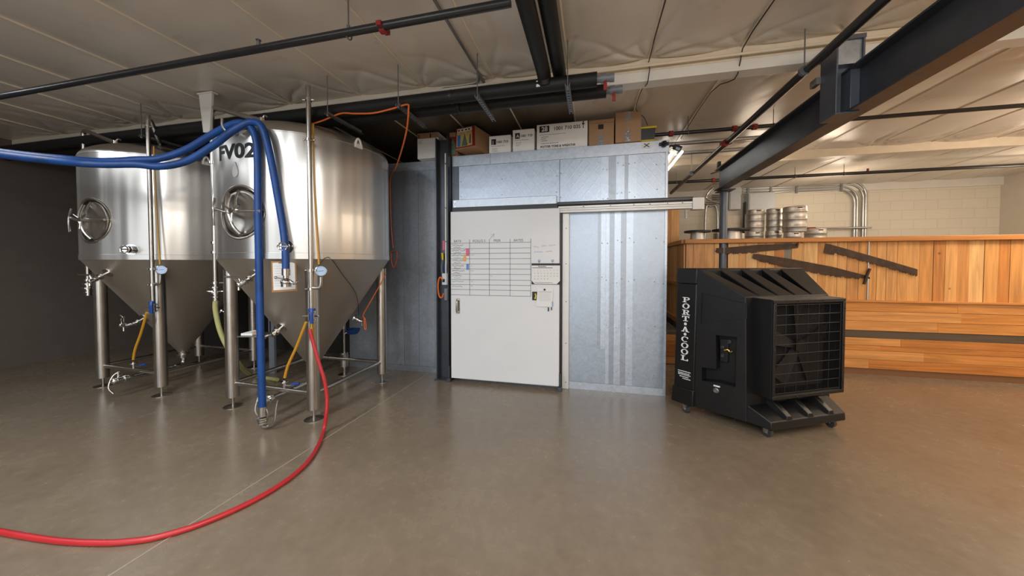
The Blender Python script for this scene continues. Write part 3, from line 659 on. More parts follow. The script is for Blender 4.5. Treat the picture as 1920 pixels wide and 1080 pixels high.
# ------------------------------------------------------------------ fermentation tanks
TC = Vector((-3.13, 3.29, 0)); TR = .835; ZB, ZT = 1.545, 2.70
def tank_r(z):
    if z >= ZT: return TR * math.sqrt(max(0, 1 - ((z - ZT) / .25) ** 2))
    if z >= ZB: return TR
    return .05 + (TR - .05) * (z - .33) / (ZB - .33) if z > .33 else 0
def tank_at(px, py, out=0.0):
    d = ray(px, py); t = 1.5; best = None
    while t < 9:
        p = CC + d * t; g = math.hypot(p.x - TC.x, p.y - TC.y) - tank_r(p.z) - out
        if g <= 0: return p
        if best is None or g < best[0]: best = (g, p)
        t += .004
    return best[1]      # just past the outline: the nearest point to it
def radial(p): return Vector((p.x - TC.x, p.y - TC.y, 0)).normalized()
fv = thing('fermentation_tank', 'nearest stainless conical fermentation tank, marked FV02, on four legs', 'tank', tuple(TC), 'conical fermentation tanks')
fv['group'] = 'conical fermentation tanks'
shell = MB().lathe([(0, ZB - .001), (TR + .004, ZB), (TR + .004, ZB + .055), (TR, ZB + .057), (TR, ZT - .006), (TR + .003, ZT - .004), (TR + .003, ZT + .004), (TR - .002, ZT + .006), (0, ZT + .004)], TC, n=128).build('tank_shell', M['stain'], fv)
pr = [(TR * math.cos(a * PI / 2 / 18), ZT + .25 * math.sin(a * PI / 2 / 18)) for a in range(18)] + [(0, ZT + .25)]
MB().lathe(pr, TC, n=128).build('tank_dome', M['stain'], fv)
MB().lathe([(TR, ZB), (TR - .012, ZB - .012), (.05, .34)], TC, n=128).build('tank_cone', M['stain_cone'], fv, ang=.4)
b = MB().lathe([(.05, .345), (.05, .31), (.066, .308), (.066, .296), (.05, .294), (.042, .25)], TC, n=32)
b.tube([TC + Vector((0, 0, .27)), TC + Vector((0, 0, .20)), TC + Vector((.005, -.04, .165)), TC + Vector((.02, -.12, .16)), TC + Vector((.06, -.5, .17)), TC + Vector((.075, -.66, .18))], .026, 14, 4)
b.build('outlet_pipe', M['chrome'], fv)
LEG = {'fl': (-3.668, 2.79), 'fr': (-2.605, 2.735), 'br': (-2.60, 3.828), 'bl': (-3.66, 3.84)}
for k, (x, y) in LEG.items():
    lg = MB().cyl((x, y, .105), (x, y, 1.44), .058, n=32).build('leg', M['stain_tube'], fv)
    MB().lathe([(0, 0), (.085, 0), (.085, .006), (.03, .016), (.012, .02), (.012, .11), (0, .11)], (x, y, 0), n=28).build('levelling_foot', M['stain_tube'], lg)
def brace(a, c, z=.27): MB().cyl((*LEG[a], z), (*LEG[c], z), .0215, n=18).build('cross_brace', M['stain_tube'], fv)
brace('fl', 'fr', .25); brace('fr', 'br', .25); brace('br', 'bl', .25); brace('bl', 'fl', .25)
# manway
mc = tank_at(449, 398); nrm = radial(mc); side = Vector((0, 0, 1)).cross(nrm); mc = TC + nrm * (TR - .03) + Vector((0, 0, mc.z)); UP = Vector((0, 0, 1))
cb_ = MB().cyl(mc - nrm * .05, mc + nrm * .2, .232, n=64); bmesh.ops.recalc_face_normals(cb_.bm, faces=cb_.bm.faces)
for v in cb_.bm.verts: v.co -= TC
cm = bpy.data.meshes.new('cut'); cb_.bm.to_mesh(cm); cb_.bm.free(); co_ = bpy.data.objects.new('cut', cm); COL.objects.link(co_); co_.location = TC
md = shell.modifiers.new('cut', 'BOOLEAN'); md.operation = 'DIFFERENCE'; md.object = co_; md.solver = 'EXACT'
me = bpy.data.meshes.new_from_object(shell.evaluated_get(bpy.context.evaluated_depsgraph_get())); shell.modifiers.clear(); shell.data = me; bpy.data.objects.remove(co_)
q_ = bmesh.new(); q_.from_mesh(me)
for e in q_.edges:
    if len(e.link_faces) == 2: e.smooth = e.calc_face_angle(0) < .4
q_.to_mesh(me); q_.free(); me.materials.clear(); me.materials.append(M['stain'])
ringp = []
for k in range(64):
    a = 2 * PI * k / 64; l_ = math.cos(a) * .238; ringp.append(TC + UP * (mc.z + math.sin(a) * .238) + side * l_ + nrm * math.sqrt(TR * TR - l_ * l_))
mw = MB().tube(ringp, .011, 8, closed=True).build('manway_neck', M['stain_tube'], fv)
mc = mc - nrm * .035
MB().lathe([(.212, .0), (.212, .03), (.205, .045), (.19, .052), (.17, .05), (.12, .035), (0, .025)], mc, nrm, 64).build('manway_door', M['stain_tube'], mw)
def mp_(a, b_, o): return mc + side * a + UP * b_ + nrm * o
b = MB()
b.tube([mp_(-.26, .03, .07), mp_(-.2, .03, .11), mp_(-.05, -.01, .12), mp_(.06, 0, .12), mp_(.25, .0, .09)], .013, 10, 3)
b.tube([mp_(-.10, .17, .07), mp_(-.07, .04, .12), mp_(-.04, -.12, .10), mp_(.01, -.20, .07)], .016, 10, 3)
b.tube([mp_(-.02, .20, .05), mp_(0, .1, .10), mp_(.03, 0, .12)], .009, 10, 2)
b.build('clamp_arm', M['stain_tube'], mw)
b = MB().cyl(mp_(.03, 0, .10), mp_(.03, 0, .17), .022, n=16)
for k in range(3):
    a = k * 2 * PI / 3 + .5; b.tube([mp_(.03, 0, .155), mp_(.03 + .1 * math.cos(a), .1 * math.sin(a), .165)], .008, 10)
b.build('hand_wheel', M['chrome'], mw)
MB().tube([mp_(-.24, .13, .09), mp_(-.22, .02, .12), mp_(-.235, -.12, .11)], .010, 10, 3).build('pull_handle', M['chrome'], mw)
# lettering
pa = tank_at(411.5, 283); pb = tank_at(481, 283); zt0 = tank_at(447, 297).z; zt1 = tank_at(447, 268).z
aa = math.atan2(pa.y - TC.y, pa.x - TC.x); ab = math.atan2(pb.y - TC.y, pb.x - TC.x)
me = text_mesh('FV02', 1.0, .038); X_ = [v.co.x for v in me.vertices]; Y_ = [v.co.y for v in me.vertices]
b = MB()
def bend(c):
    a = aa + (ab - aa) * (c.x - min(X_)) / (max(X_) - min(X_)); z = zt0 + (zt1 - zt0) * (c.y - min(Y_)) / (max(Y_) - min(Y_))
    return Vector((TC.x + (TR + .002) * math.cos(a), TC.y + (TR + .002) * math.sin(a), z))
b.add_mesh(me, bend); bmesh.ops.subdivide_edges(b.bm, edges=b.bm.edges, cuts=1)
b.build('tank_lettering', M['ink'], fv, smooth=False)
# drop-shaped emblem
dc = tank_at(442, 318); nd = radial(dc); sd_ = Vector((0, 0, 1)).cross(nd)
pts = []
for k in range(28):
    a = 2 * PI * k / 28; x = .046 * math.sin(a) * abs(math.sin(a / 2)) ** 1.3; z = .068 * math.cos(a)
    pts.append(TC + nd * (TR + .001) + UP * (dc.z + z) + sd_ * x)
MB().plate(pts, nd * .004).build('drop_emblem', M['stain_cone'], fv)
# front riser tube with gauge
def fpx(x, y, dd=3.62): return ad(x, y, dd)
r0 = ad(580, 300, 3.62); rx, ry = r0.x, r0.y; cdir = Vector((TC.x - rx, TC.y - ry, 0)).normalized()
b = MB().tube([(rx, ry, .98), (rx, ry, 2.2), (rx, ry, 3.02), (rx + cdir.x * .03, ry + cdir.y * .03, 3.075), (rx + cdir.x * .09, ry + cdir.y * .09, 3.06), (rx + cdir.x * .30, ry + cdir.y * .30, 2.90), (rx + cdir.x * .42, ry + cdir.y * .42, 2.82)], .020, 16, 5)
rs = b.build('riser_tube', M['stain_tube'], fv)
for z in (2.98, 2.62, 1.44, 1.27):
    p = Vector((rx, ry, z)); b = MB().cyl(p - UP * .012, p + UP * .012, .029, n=18)
    b.cyl(p, p + cdir * (.10 if z < 2.9 else .02), .007, n=8)
    b.cyl(p - CR * .045, p + CR * .045, .006, n=8); b.sphere(p + CR * .048, .010, 8); b.sphere(p - CR * .048, .010, 8); b.build('pipe_clamp', M['chrome'], rs)
gz = 1.30
b = MB().tube([(rx, ry, gz - .02), Vector((rx, ry, gz - .02)) + CR * .06, Vector((rx, ry, gz)) + CR * .085, Vector((rx, ry, gz + .08)) + CR * .09], .015, 12, 3)
gpipe = b.build('gauge_elbow', M['stain_tube'], rs)
gc = ad(602, 508, 3.60); gd = (CC - gc); gd.z *= .2; gd = gd.normalized()
g_ = MB().lathe([(0, -.03), (.045, -.03), (.05, -.02), (.05, .006), (.046, .008), (.044, .002), (0, .002)], gc, gd, 36).build('pressure_gauge', M['chrome'], fv)
dl = MB().cyl(gc + gd * .003, gc + gd * .0045, .044, n=36).build('gauge_dial', M['dial'], g_)
gs = gd.cross(UP).normalized()
b = MB().obox(gc + gd * .006, gs * -1 + UP * .1, gd, UP, .045, .001, .003)
for k in range(11):
    a = R(-45 + k * 27); b.obox(gc + gd * .0055 + gs * math.cos(a) * .036 + UP * math.sin(a) * .036, gs * math.cos(a) + UP * math.sin(a), gd, gs * -math.sin(a) + UP * math.cos(a), .007, .001, .002)
b.build('gauge_marks', M['ink'], g_)
# amber sight tube beside the riser, and its lower run to the outlet
b = MB().tube([ad(587, 232, 3.64), ad(588, 300, 3.64), ad(592, 400, 3.64), ad(598, 496, 3.62)], .0085, 10, 3); b.build('sight_tube', M['amber'], fv)
b = MB().tube([ad(574, 604, 3.60), ad(556, 650, 3.70), ad(540, 685, 3.78), ad(534, 708, 3.82)], .012, 10, 3); b.build('sight_tube', M['amber'], fv)
vp = ad(533, 716, 3.84)
b = MB().cyl(vp + UP * .02, vp - UP * .06, .014, n=12).ring(vp, (0, 0, 1), .03, .006, 20, 6).cyl(vp + UP * .005, vp + UP * -.005, .035, n=18)
b.tube([vp - UP * .03, vp - UP * .035 + CR * .06, vp - UP * .03 + CR * .09], .009, 8, 2); drv = b.build('drain_valve', M['chrome'], fv)
MB().tube([vp - UP * .025 + CR * .07, vp - UP * .015 + CR * .14], .011, 8).build('valve_handle', M['blue_pl'], drv)
# valve at the foot of the riser, blue grip
q = Vector((rx, ry, 1.02))
b = MB().cyl(q + UP * .05, q - UP * .05, .024, n=16).cyl(q + UP * .04, q + UP * .03, .036, n=18).cyl(q - UP * .03, q - UP * .04, .036, n=18).cyl(q - CR * .08, q + CR * .07, .006, n=8)
vv = b.build('riser_valve', M['chrome'], fv)
MB().tube([q + UP * .06 - gs * .0 + gd * .03, q + UP * .05 + gd * .045, q - UP * .06 + gd * .045], .017, 10, 3).cyl(q + UP * .06 + gd * .03 - CR * .03, q + UP * .065 + gd * .03 + CR * .03, .012, n=10).build('valve_grip', M['blue_pl'], vv)
# left vent tube
l0 = ad(399, 300, 4.75); lx, ly = l0.x, l0.y; td = ad(492, 226, 4.05)
b = MB().tube([(lx, ly, 1.24), (lx, ly, 2.2), (lx, ly, 3.0), Vector((lx, ly, 3.10)).lerp(td, .03), Vector((lx, ly, 3.125)).lerp(td, .12), td.lerp(Vector((lx, ly, 3.12)), .4), td], .022, 16, 5)
vt = b.build('vent_tube', M['stain_tube'], fv)
for z in (2.55, 1.72, 1.62, 1.30):
    p = Vector((lx, ly, z)); dd = Vector((TC.x - lx, TC.y - ly, 0)).normalized()
    MB().cyl(p - UP * .012, p + UP * .012, .034, n=18).cyl(p, p + dd * .12, .009, n=8).build('pipe_clamp', M['chrome'], vt)
p = Vector((lx, ly, 1.21)); b = MB()
for k, (z, r) in enumerate(((.05, .05), (.03, .034), (.0, .058), (-.02, .036), (-.05, .04), (-.085, .03))): b.cyl(p + UP * z, p + UP * (z - .014), r, n=20)
b.cyl(p + UP * .05, p - UP * .10, .024, n=16).cyl(p - CR * .09, p + CR * .08, .006, n=8); b.build('hose_coupling', M['chrome'], vt)
b = MB().cyl(td - UP * .01, td + UP * .02, .03, n=16).cyl(td - UP * .12, td - UP * .02, .018, n=12); b.sphere(td, .026, 12).tube([td + UP * .01, td + UP * .045 + CR * .02, td + UP * .03 + CR * .05], .008, 8, 3)
b.build('dome_fitting', M['chrome'], fv)
tdo = td + CR * .02 - UP * .02; MB().cyl(tdo - UP * .02, tdo + UP * .012, .032, n=18).build('dome_gasket', M['orange'], fv)
# ports and sample valves
def port(px, py, r=.045, nm='port', ln=.06, handle=True, rr=None):
    p = tank_at(px, py); n_ = radial(p); sl = (n_ + UP * (-.6 if p.z < ZB else 0)).normalized()
    b = MB().cyl(p - sl * .01, p + sl * .006, r * 1.5, n=28).cyl(p, p + sl * ln, r * .45, n=16).cyl(p + sl * ln * .6, p + sl * ln * .8, r, n=24).cyl(p + sl * ln, p + sl * (ln + .02), r * .8, n=20)
    return b, p, sl
b, p, sl = port(537, 463, .04, ln=.07); b.obox(p + sl * .10, CR, sl, UP, .10, .012, .012).ring(p + sl * .1, sl, .035, .006, 20, 6); b.build('side_port', M['chrome'], fv)
b, p, sl = port(478, 515, .034, ln=.11)
e_ = p + sl * .13; b.tube([p + sl * .06, e_, e_ - CR * .04 - UP * .02], .018, 12, 2).sphere(e_ - CR * .04 - UP * .02, .026, 12).cyl(e_ - CR * .05, e_ - CR * .05 - UP * .07, .012, n=10)
sv = b.build('sample_valve', M['chrome'], fv); MB().tube([e_ - CR * .04 + UP * .0, e_ - CR * .05 + UP * .045, e_ - CR * .17 + UP * .05], .010, 10, 2).build('valve_handle', M['chrome'], sv)
b, p, sl = port(528, 614, .036, ln=.10)
e_ = p + sl * .13; b.tube([p + sl * .08, e_ - CR * .06, e_ - CR * .14], .018, 12, 2).cyl(e_ - CR * .10 + UP * .02, e_ - CR * .10 - UP * .07, .010, n=10).sphere(e_ - CR * .13, .024, 12).cyl(e_ - CR * .06, e_ - CR * .075, .032, n=18)
b.tube([e_ - CR * .12, e_ - CR * .13 + UP * .07, e_ - CR * .09 + UP * .10], .007, 8, 2).tube([e_ - CR * .10, e_ - CR * .10 + UP * .08, e_ - CR * .14 + UP * .12], .006, 8, 2); b.build('sample_valve', M['chrome'], fv)
b, p, sl = port(664, 596, .03, ln=.06); b.sphere(p + sl * .09, .02, 10).tube([p + sl * .09, p + sl * .1 - UP * .05], .007, 8); b.build('temperature_probe', M['chrome'], fv)
# outlet valve at the front end of the bottom pipe
op = TC + Vector((.075, -.66, .18)); b = MB().cyl(op + Vector((0, .06, 0)), op - Vector((0, .04, 0)), .042, n=20).cyl(op + Vector((0, .03, 0)), op + Vector((0, .015, 0)), .055, n=22).sphere(op - Vector((0, .05, 0)), .038, 14)
b.cyl(op + Vector((0, -.02, .02)), op + Vector((.0, -.02, .10)), .011, n=10); bv = b.build('outlet_valve', M['chrome'], fv)
b = MB().tube([op + Vector((.0, -.02, .09)), op + Vector((-.02, -.06, .05)), op + Vector((-.01, -.10, -.06)), op + Vector((.03, -.08, -.13))], .009, 10, 3); b.build('valve_handle', M['stain_tube'], bv)
# lifting lug on the dome
lp = tank_at(672, 276); n_ = radial(lp); s2 = UP.cross(n_); b = MB()
b.tube([lp - s2 * .03, lp - s2 * .025 + UP * .05, lp + UP * .085, lp + s2 * .025 + UP * .05, lp + s2 * .03], .011, 8, 4); b.obox(lp + UP * .01, s2, n_, UP, .09, .014, .04); b.build('lifting_lug', M['white_steel'], fv)
# bracket that carries the blue hoses
h0 = ad(417, 236, 3.95); h1 = ad(446, 250, 3.95); b = MB().tube([h0 + UP * .06, h0, h0.lerp(h1, .3) - UP * .03, h1, ad(468, 250, 4.05), ad(492, 243, 4.2)], .011, 10, 3); b.build('hose_bracket', M['stain_tube'], fv)
TOFF = Vector((-2.17, .11, 0))
t1 = copy_tree(fv, tuple(TC + TOFF), 'stainless conical fermentation tank cut off by the left edge, behind the blue hoses', skip=('tank_lettering', 'drop_emblem', 'hose_bracket'))

# ------------------------------------------------------------------ hoses and cords
def hose(name, label, pts, r, m, fit=None, n=14, sub=6):
    t = thing(name, label, 'hose', tuple(pts[-1]))
    MB().tube(pts, r, n, sub).build('hose_line', m, t); return t
P = [ad(-140, 262, 6.5), ad(0, 285, 5.2), ad(120, 298, 4.6), ad(190, 303, 4.45), ad(254, 300, 4.35), ad(300, 297, 4.3), ad(350, 280, 4.2), ad(400, 251, 4.05), ad(440, 232, 3.9), ad(466, 235, 3.82), ad(479, 258, 3.79), ad(483, 300, 3.785), ad(484, 400, 3.785)]
xx, yy = P[-1].x, P[-1].y
P += [Vector((xx, yy, 1.6)), Vector((xx, yy, 1.0)), Vector((xx + .004, yy, .5)), Vector((xx + .006, yy, .205))]
t = hose('blue_hose', 'blue transfer hose hanging almost to the floor, past the edge of the round hatch', P, .030, M['hose_blue'])
e = P[-1]; b = MB().cyl(e + UP * .01, e - UP * .075, .033, n=20)
for z in (.085, .105, .125): b.cyl(e - UP * z, e - UP * (z + .013), .046 - (z - .085) * .2, n=22)
b.tube([e - UP * .12, e - UP * .165, e - UP * .17 + CR * .05], .016, 10, 3).tube([e - UP * .15 - CR * .03, e - UP * .175 + CR * .02, e - UP * .14 + CR * .10, e - UP * .0 + CR * .125, e + UP * .07 + CR * .14], .009, 10, 4)
b.tube([e - UP * .01 + CR * .035, e - UP * .06 + CR * .05, e - UP * .1 + CR * .04], .006, 8, 3); b.build('steel_coupling', M['chrome'], t)
P = [ad(-140, 268, 6.4), ad(0, 290, 5.1), ad(120, 303, 4.45), ad(190, 308, 4.32), ad(254, 308, 4.25), ad(300, 312, 4.2), ad(350, 302, 4.1), ad(398, 274, 3.98), ad(435, 246, 3.86), ad(470, 229, 3.78), ad(492, 240, 3.72), ad(506, 290, 3.70), ad(520, 365, 3.70), ad(531, 430, 3.69), ad(535, 470, 3.66), ad(536, 506, 3.64)]
t = hose('blue_hose', 'blue transfer hose ending in a steel coupling over the clipboard', P, .030, M['hose_blue'])
e = P[-1]; b = MB().cyl(e + UP * .01, e - UP * .05, .033, n=20).cyl(e - UP * .05, e - UP * .075, .024, n=16).sphere(e - UP * .11, .045, 16, (1, 1, .8)).cyl(e - UP * .125, e - UP * .15, .04, n=18)
b.tube([e - UP * .08, e - UP * .07 - CR * .08], .008, 8).sphere(e - UP * .068 - CR * .09, .014, 8).tube([e - UP * .09 + CR * .02, e - UP * .12 + CR * .07, e - UP * .10 + CR * .10], .014, 8, 3); b.build('steel_coupling', M['chrome'], t)
P = [Vector((lx, ly, 1.13)), ad(404, 580, 4.76), ad(411, 615, 4.78), ad(424, 650, 4.82), ad(445, 678, 4.9), at(470, 692, 'Z', .03), at(505, 697, 'Z', .03)]
P = [Vector((lx, ly, 1.13)), ad(404, 580, 4.76), ad(412, 618, 4.76), ad(426, 650, 4.74), ad(446, 680, 4.72), at(472, 703, 'Z', .03), at(520, 712, 'Z', .03)]
t = hose('olive_hose', 'pale olive clear hose curving down between the two tanks', P, .024, M['hose_olive'])
# red hose: hangs from the brass fitting and runs over the floor
q = Vector((rx, ry, .97)) + gd * .035
P = [q - UP * .13, ad(581, 618, 3.57), ad(588, 645, 3.55), ad(598, 680, 3.52), ad(608, 712, 3.49), ad(613, 745, 3.47), ad(612, 775, 3.44), at(607, 806, 'Z', .03), at(598, 832, 'Z', .016), at(580, 862, 'Z', .016), at(548, 893, 'Z', .016), at(500, 925, 'Z', .016), at(440, 956, 'Z', .016), at(370, 985, 'Z', .016), at(300, 1006, 'Z', .016), at(254, 1014, 'Z', .016), at(190, 1018, 'Z', .016), at(90, 1012, 'Z', .016), at(-60, 985, 'Z', .016), at(-260, 940, 'Z', .016)]
t = hose('red_hose', 'red rubber hose hanging from the front tank and curving over the floor', P, .0155, M['hose_red'])
MB().cyl(q + UP * .02, q - UP * .05, .015, n=12).cyl(q - UP * .05, q - UP * .075, .022, n=8).cyl(q - UP * .075, q - UP * .14, .018, n=14).build('brass_coupling', M['brass'], t)
# orange cord: along the pipes, then down the right side of the tank
P = [ad(497, 233, 4.0), ad(530, 236, 4.1), ad(562, 237, 4.1), ad(600, 228, 3.9), at(638, 213, 'Y', 2.86), at(665, 213, 'Y', 2.83), at(700, 212, 'Y', 2.82), at(735, 204, 'Y', 2.82), at(763, 196, 'Y', 2.81), at(766, 205, 'Y', 2.79), at(763, 240, 'Y', 2.9), at(755, 275, 'Y', 3.1), at(742, 315, 'Y', 3.6), at(732, 333, 'Y', 4.1), at(732, 380, 'Y', 4.24), at(734, 430, 'Y', 4.27), at(737, 465, 'Y', 4.27)]
MB().tube(P, .0075, 10, 5).build('extension_cord', M['orange'], label='orange cord looping along the black pipes and down past the front tank', cat='cord')
P = [at(733, 472, 'Y', 4.27), at(744, 472, 'Y', 4.26), at(743, 490, 'Y', 4.26), at(738, 502, 'Y', 4.26), at(734, 490, 'Y', 4.26), at(733, 474, 'Y', 4.26)]
MB().tube(P, .0065, 10, 4).build('extension_cord', M['orange'], label='small orange cord loop on the galvanised wall right of the front tank', cat='cord')
pp = tank_at(664, 596); n_ = radial(pp)
P = [tank_at(724, 512, .01), tank_at(712, 535, .02), tank_at(695, 565, .02), pp + n_ * .09 + CR * .05]
P = [P[0], P[1], P[2], pp + n_ * .10 + UP * .03, pp + n_ * .12 - UP * .02, pp + n_ * .13 - UP * .12, pp + n_ * .12 - UP * .15, pp + n_ * .11 - UP * .12, pp + n_ * .11 - UP * .0]
MB().tube(P, .006, 10, 4).build('extension_cord', M['orange'], label='orange probe lead looped at the lower right of the front tank cone', cat='cord')
P = [Vector((rx, ry, 1.44)) + CR * .04, tank_at(615, 482, .02), tank_at(640, 512, .02), tank_at(668, 552, .02), tank_at(672, 590, .03)]
MB().tube(P, .003, 6, 4).build('probe_cable', M['ink'], label='thin dark cable from the gauge clamp across the tank cone', cat='cable')
# clipboard hanging on the tank
cb = thing('clipboard', 'brown clipboard with a white sheet hanging behind the blue hose coupling', 'clipboard', tuple(ad(532, 518, 3.74)))
c0, c1, c2, c3 = ad(508, 490, 3.76), ad(510, 548, 3.74), ad(557, 545, 3.74), ad(555, 489, 3.76)
tcam = (CC - c0); tcam.z = 0; tcam.normalize()
MB().plate([c1, c2, c3, c0], tcam * .005).build('board', M['cork'], cb)
def qd(u, v, o): return (c1.lerp(c2, u)).lerp(c0.lerp(c3, u), v) + tcam * o
MB().plate([qd(.06, .06, .006), qd(.94, .06, .006), qd(.94, .95, .006), qd(.06, .95, .006)], tcam * .001).build('sheet', M['paper'], cb)
MB().plate([qd(.28, .93, .008), qd(.72, .93, .008), qd(.66, 1.0, .012), qd(.34, 1.0, .012)], tcam * .004).build('clip', M['chrome'], cb)
b = MB()
for i in range(9): b.tube([qd(.12, .84 - i * .08, .0078), qd(.3 + .3 * random.random(), .84 - i * .08, .0078)], .0008, 4)
b.build('sheet_writing', M['ink_grey'], cb)
bs = thing('booklet', 'white booklet on a small shelf behind the blue hose, by the left front leg', 'booklet', tuple(ad(470, 628, 4.2)))
p = ad(474, 624, 4.25); d1 = (CR * .95 + UP * .0); d2 = d1.cross(UP)
MB().obox(p, d1, d2, UP, .11, .16, .02).build('pages', M['paper'], bs); MB().obox(p + CR * .05 + UP * .002, d1, d2, UP, .06, .10, .026).build('brown_insert', M['card'], bs)
MB().obox(p + UP * -.018 + CR * .03, d1, d2, UP, .22, .2, .01).build('shelf', M['stain_tube'], bs)

# things standing in the dark behind the front tank
ps = thing('pipe_stand', 'small stainless post on a round foot behind the front tank cone', 'stand', (-3.02, 3.95, 0))
pz = at(646, 702, 'Z', 0); pz = Vector((pz.x, pz.y, 0))
MB().lathe([(0, 0), (.08, 0), (.08, .008), (.015, .02), (.015, .11), (.05, .112), (.05, .30), (0, .30)], pz, n=24).build('post', M['stain_tube'], ps)
MB().cyl(pz + UP * .62, pz + UP * .80, .022, n=14).cyl(pz + UP * .3, pz + UP * .62, .012, n=10).build('upper_tube', M['chrome'], ps)
bp_ = pz + UP * .60 + CR * .12
MB().lathe([(0, -.05), (.06, -.045), (.085, -.01), (.095, .02), (.03, .03), (0, .04)], bp_, n=24).build('blue_funnel', M['blue_pl'], ps, label='blue plastic funnel')
MB().tube([pz + UP * .55, pz + UP * .58 + CR * .06, bp_], .01, 8).build('funnel_arm', M['chrome'], ps)
cw_ = at(512, 700, 'Z', 0)
ck = thing('wall_bracket_post', 'grey upright strut post behind the blue hose under the front tank', 'post', (cw_.x, cw_.y, 0))
MB().box(cw_.x - .045, cw_.x + .045, cw_.y - .02, cw_.y + .02, 0, .95).build('post_channel', M['grey_pvc'], ck, bevel=.005)
MB().box(cw_.x - .02, cw_.x + .0, cw_.y - .024, cw_.y - .02, .55, .80).build('slot', M['ink'], ck)

# ------------------------------------------------------------------ overhead pipes
def pipe(name, label, pts, r, m, sub=0, cat='pipe', group=None):
    t = thing(name, label, cat, tuple(pts[0]), group); MB().tube(pts, r, 20, sub).build('pipe_run', m, t); return t
t = pipe('sprinkler_pipe', 'black sprinkler pipe crossing the ceiling at upper left, with a red coupling', [(-8, 2.05, 3.05), (-.48, 2.01, 3.05)], .026, M['black_pipe'])
c = at(720, 54, 'Z', 3.05); c = Vector((c.x, 2.03, 3.05)); b = MB().cyl(c - Vector((.02, 0, 0)), c + Vector((.02, 0, 0)), .036, n=20); b.box(c.x - .018, c.x + .018, 2.03 - .056, 2.03 + .056, 3.035, 3.065); b.build('red_coupling', M['red'], t, bevel=.003, label='red coupling')
c = at(657, 68, 'Z', 3.05); b = MB().ring((c.x, 2.035, 3.05), (1, 0, 0), .031, .005, 20, 6).cyl((c.x, 2.035, 3.08), (c.x, 2.035, ZC), .005, n=8).cyl((c.x, 2.035, 3.08), (c.x, 2.035, 3.11), .012, n=8); b.build('hanger', M['strut'], t)
c = at(750, 43, 'Z', 3.05); MB().plate([(c.x - .03, 2.002, 3.04), (c.x + .03, 2.002, 3.04), (c.x + .03, 2.002, 3.055), (c.x - .03, 2.002, 3.055)], (0, -.002, 0)).build('pipe_label', M['yellow'], t)
c = at(484, 96, 'Z', 3.05); b = MB().cyl((c.x, 2.045, 3.07), (c.x, 2.045, 3.115), .014, n=12).cyl((c.x, 2.045, 3.115), (c.x, 2.045, 3.13), .009, n=10).cyl((c.x, 2.045, 3.13), (c.x, 2.045, 3.134), .018, n=12); b.build('sprinkler_head', M['strut'], t)
t = pipe('sprinkler_pipe', 'long black sprinkler pipe running diagonally over the room at upper right', [(1.545, -1.0, 2.95), (1.60, 7.75, 2.98)], .031, M['black_pipe'])
for px_, py_, nm in ((1500, 135, 'band'), (1310, 325, 'band')):
    c = at(px_, py_, 'Z', 2.95); MB().cyl((1.55, c.y - .012, 2.955), (1.55, c.y + .012, 2.955), .037, n=20).cyl((1.55, c.y, 2.98), (1.55, c.y, ZC), .005, n=8).build('hanger', M['strut'], t)
for py_ in ((1365, 270),):
    c = at(*py_, 'Z', 2.95); MB().cyl((1.565, c.y - .03, 2.96), (1.565, c.y + .03, 2.96), .043, n=20).box(1.505, 1.63, c.y - .02, c.y + .02, 2.945, 2.975).build('red_coupling', M['red'], t, bevel=.003)
def cross_pipe(lbl, y, z, x0, x1, cps, hangers, r=.022):
    t = pipe('sprinkler_branch', lbl, [(x0, y, z), (x1, y, z)], r, M['black_pipe'])
    for cx in cps: MB().cyl((cx - .025, y, z), (cx + .025, y, z), r + .012, n=18).box(cx - .02, cx + .02, y - r - .024, y + r + .024, z - .012, z + .012).build('red_coupling', M['red'], t, bevel=.003)
    for hx in hangers: MB().cyl((hx, y, z), (hx, y, ZC), .004, n=8).ring((hx, y, z), (1, 0, 0), r + .004, .004, 18, 6).build('hanger', M['strut'], t)
    return t
cross_pipe('black sprinkler branch with red couplings above the right end of the cold room', 4.55, 3.09, .70, 8.1, (.93, 1.62, 1.83, 2.3), (1.12, 2.02))
t = cross_pipe('black sprinkler branch along the far ceiling behind the steel beam', 7.3, 3.10, .9, 8.1, (2.25, 2.5), (3.6, 4.35, 1.6), .028)
MB().cyl((4.7, 7.3, 3.12), (4.7, 7.3, 3.17), .016, n=10).build('sprinkler_head', M['red'], t)
# foam-insulated pipes
p1 = (Vector((-8, 2.90, 3.0)), Vector((.03, 2.90, 3.0))); p2 = (Vector((-8, 3.09, 3.0)), Vector((.11, 3.11, 3.0)))
for i, (a, c) in enumerate((p1, p2)):
    t = pipe('insulated_pipe', ('front' if i == 0 else 'rear') + ' black foam-covered pipe of the pair over the cold room, with a red end valve', [a, c], .056, M['black_rubber'])
    MB().cyl(c, c + Vector((.10, 0, 0)), .030, n=20).cyl(c + Vector((.03, 0, 0)), c + Vector((.07, 0, 0)), .036, n=20).cyl(c + Vector((.10, 0, 0)), c + Vector((.135, 0, 0)), .034, n=20).build('end_valve', M['grey_pvc'], t)
    q_ = c + Vector((.065, -.015, 0)); MB().cyl(q_, q_ - UP * .06, .01, n=10).box(q_.x - .014, q_.x + .014, q_.y - .008, q_.y + .008, 2.90, 2.955).build('red_handle', M['red'], t, bevel=.003)
    for cx in (-1.25, -3.3): MB().cyl((cx, a.y, 3.0), (cx + .02, a.y, 3.0), .058, n=24).build('seam_band', M['black'], t)
for i, x in enumerate((-.394, -.279)):
    ye = 2.87 if i == 0 else 3.07
    t = pipe('insulated_pipe', ('left' if i == 0 else 'right') + ' of the two foam-covered pipes coming toward the camera overhead', [(x, -2.2, 3.055 + .06 * i), (x, ye - .08, 3.055 + .06 * i), (x, ye - .03, 3.045 + .04 * i), (x, ye, 3.0)], .056, M['black_rubber'])
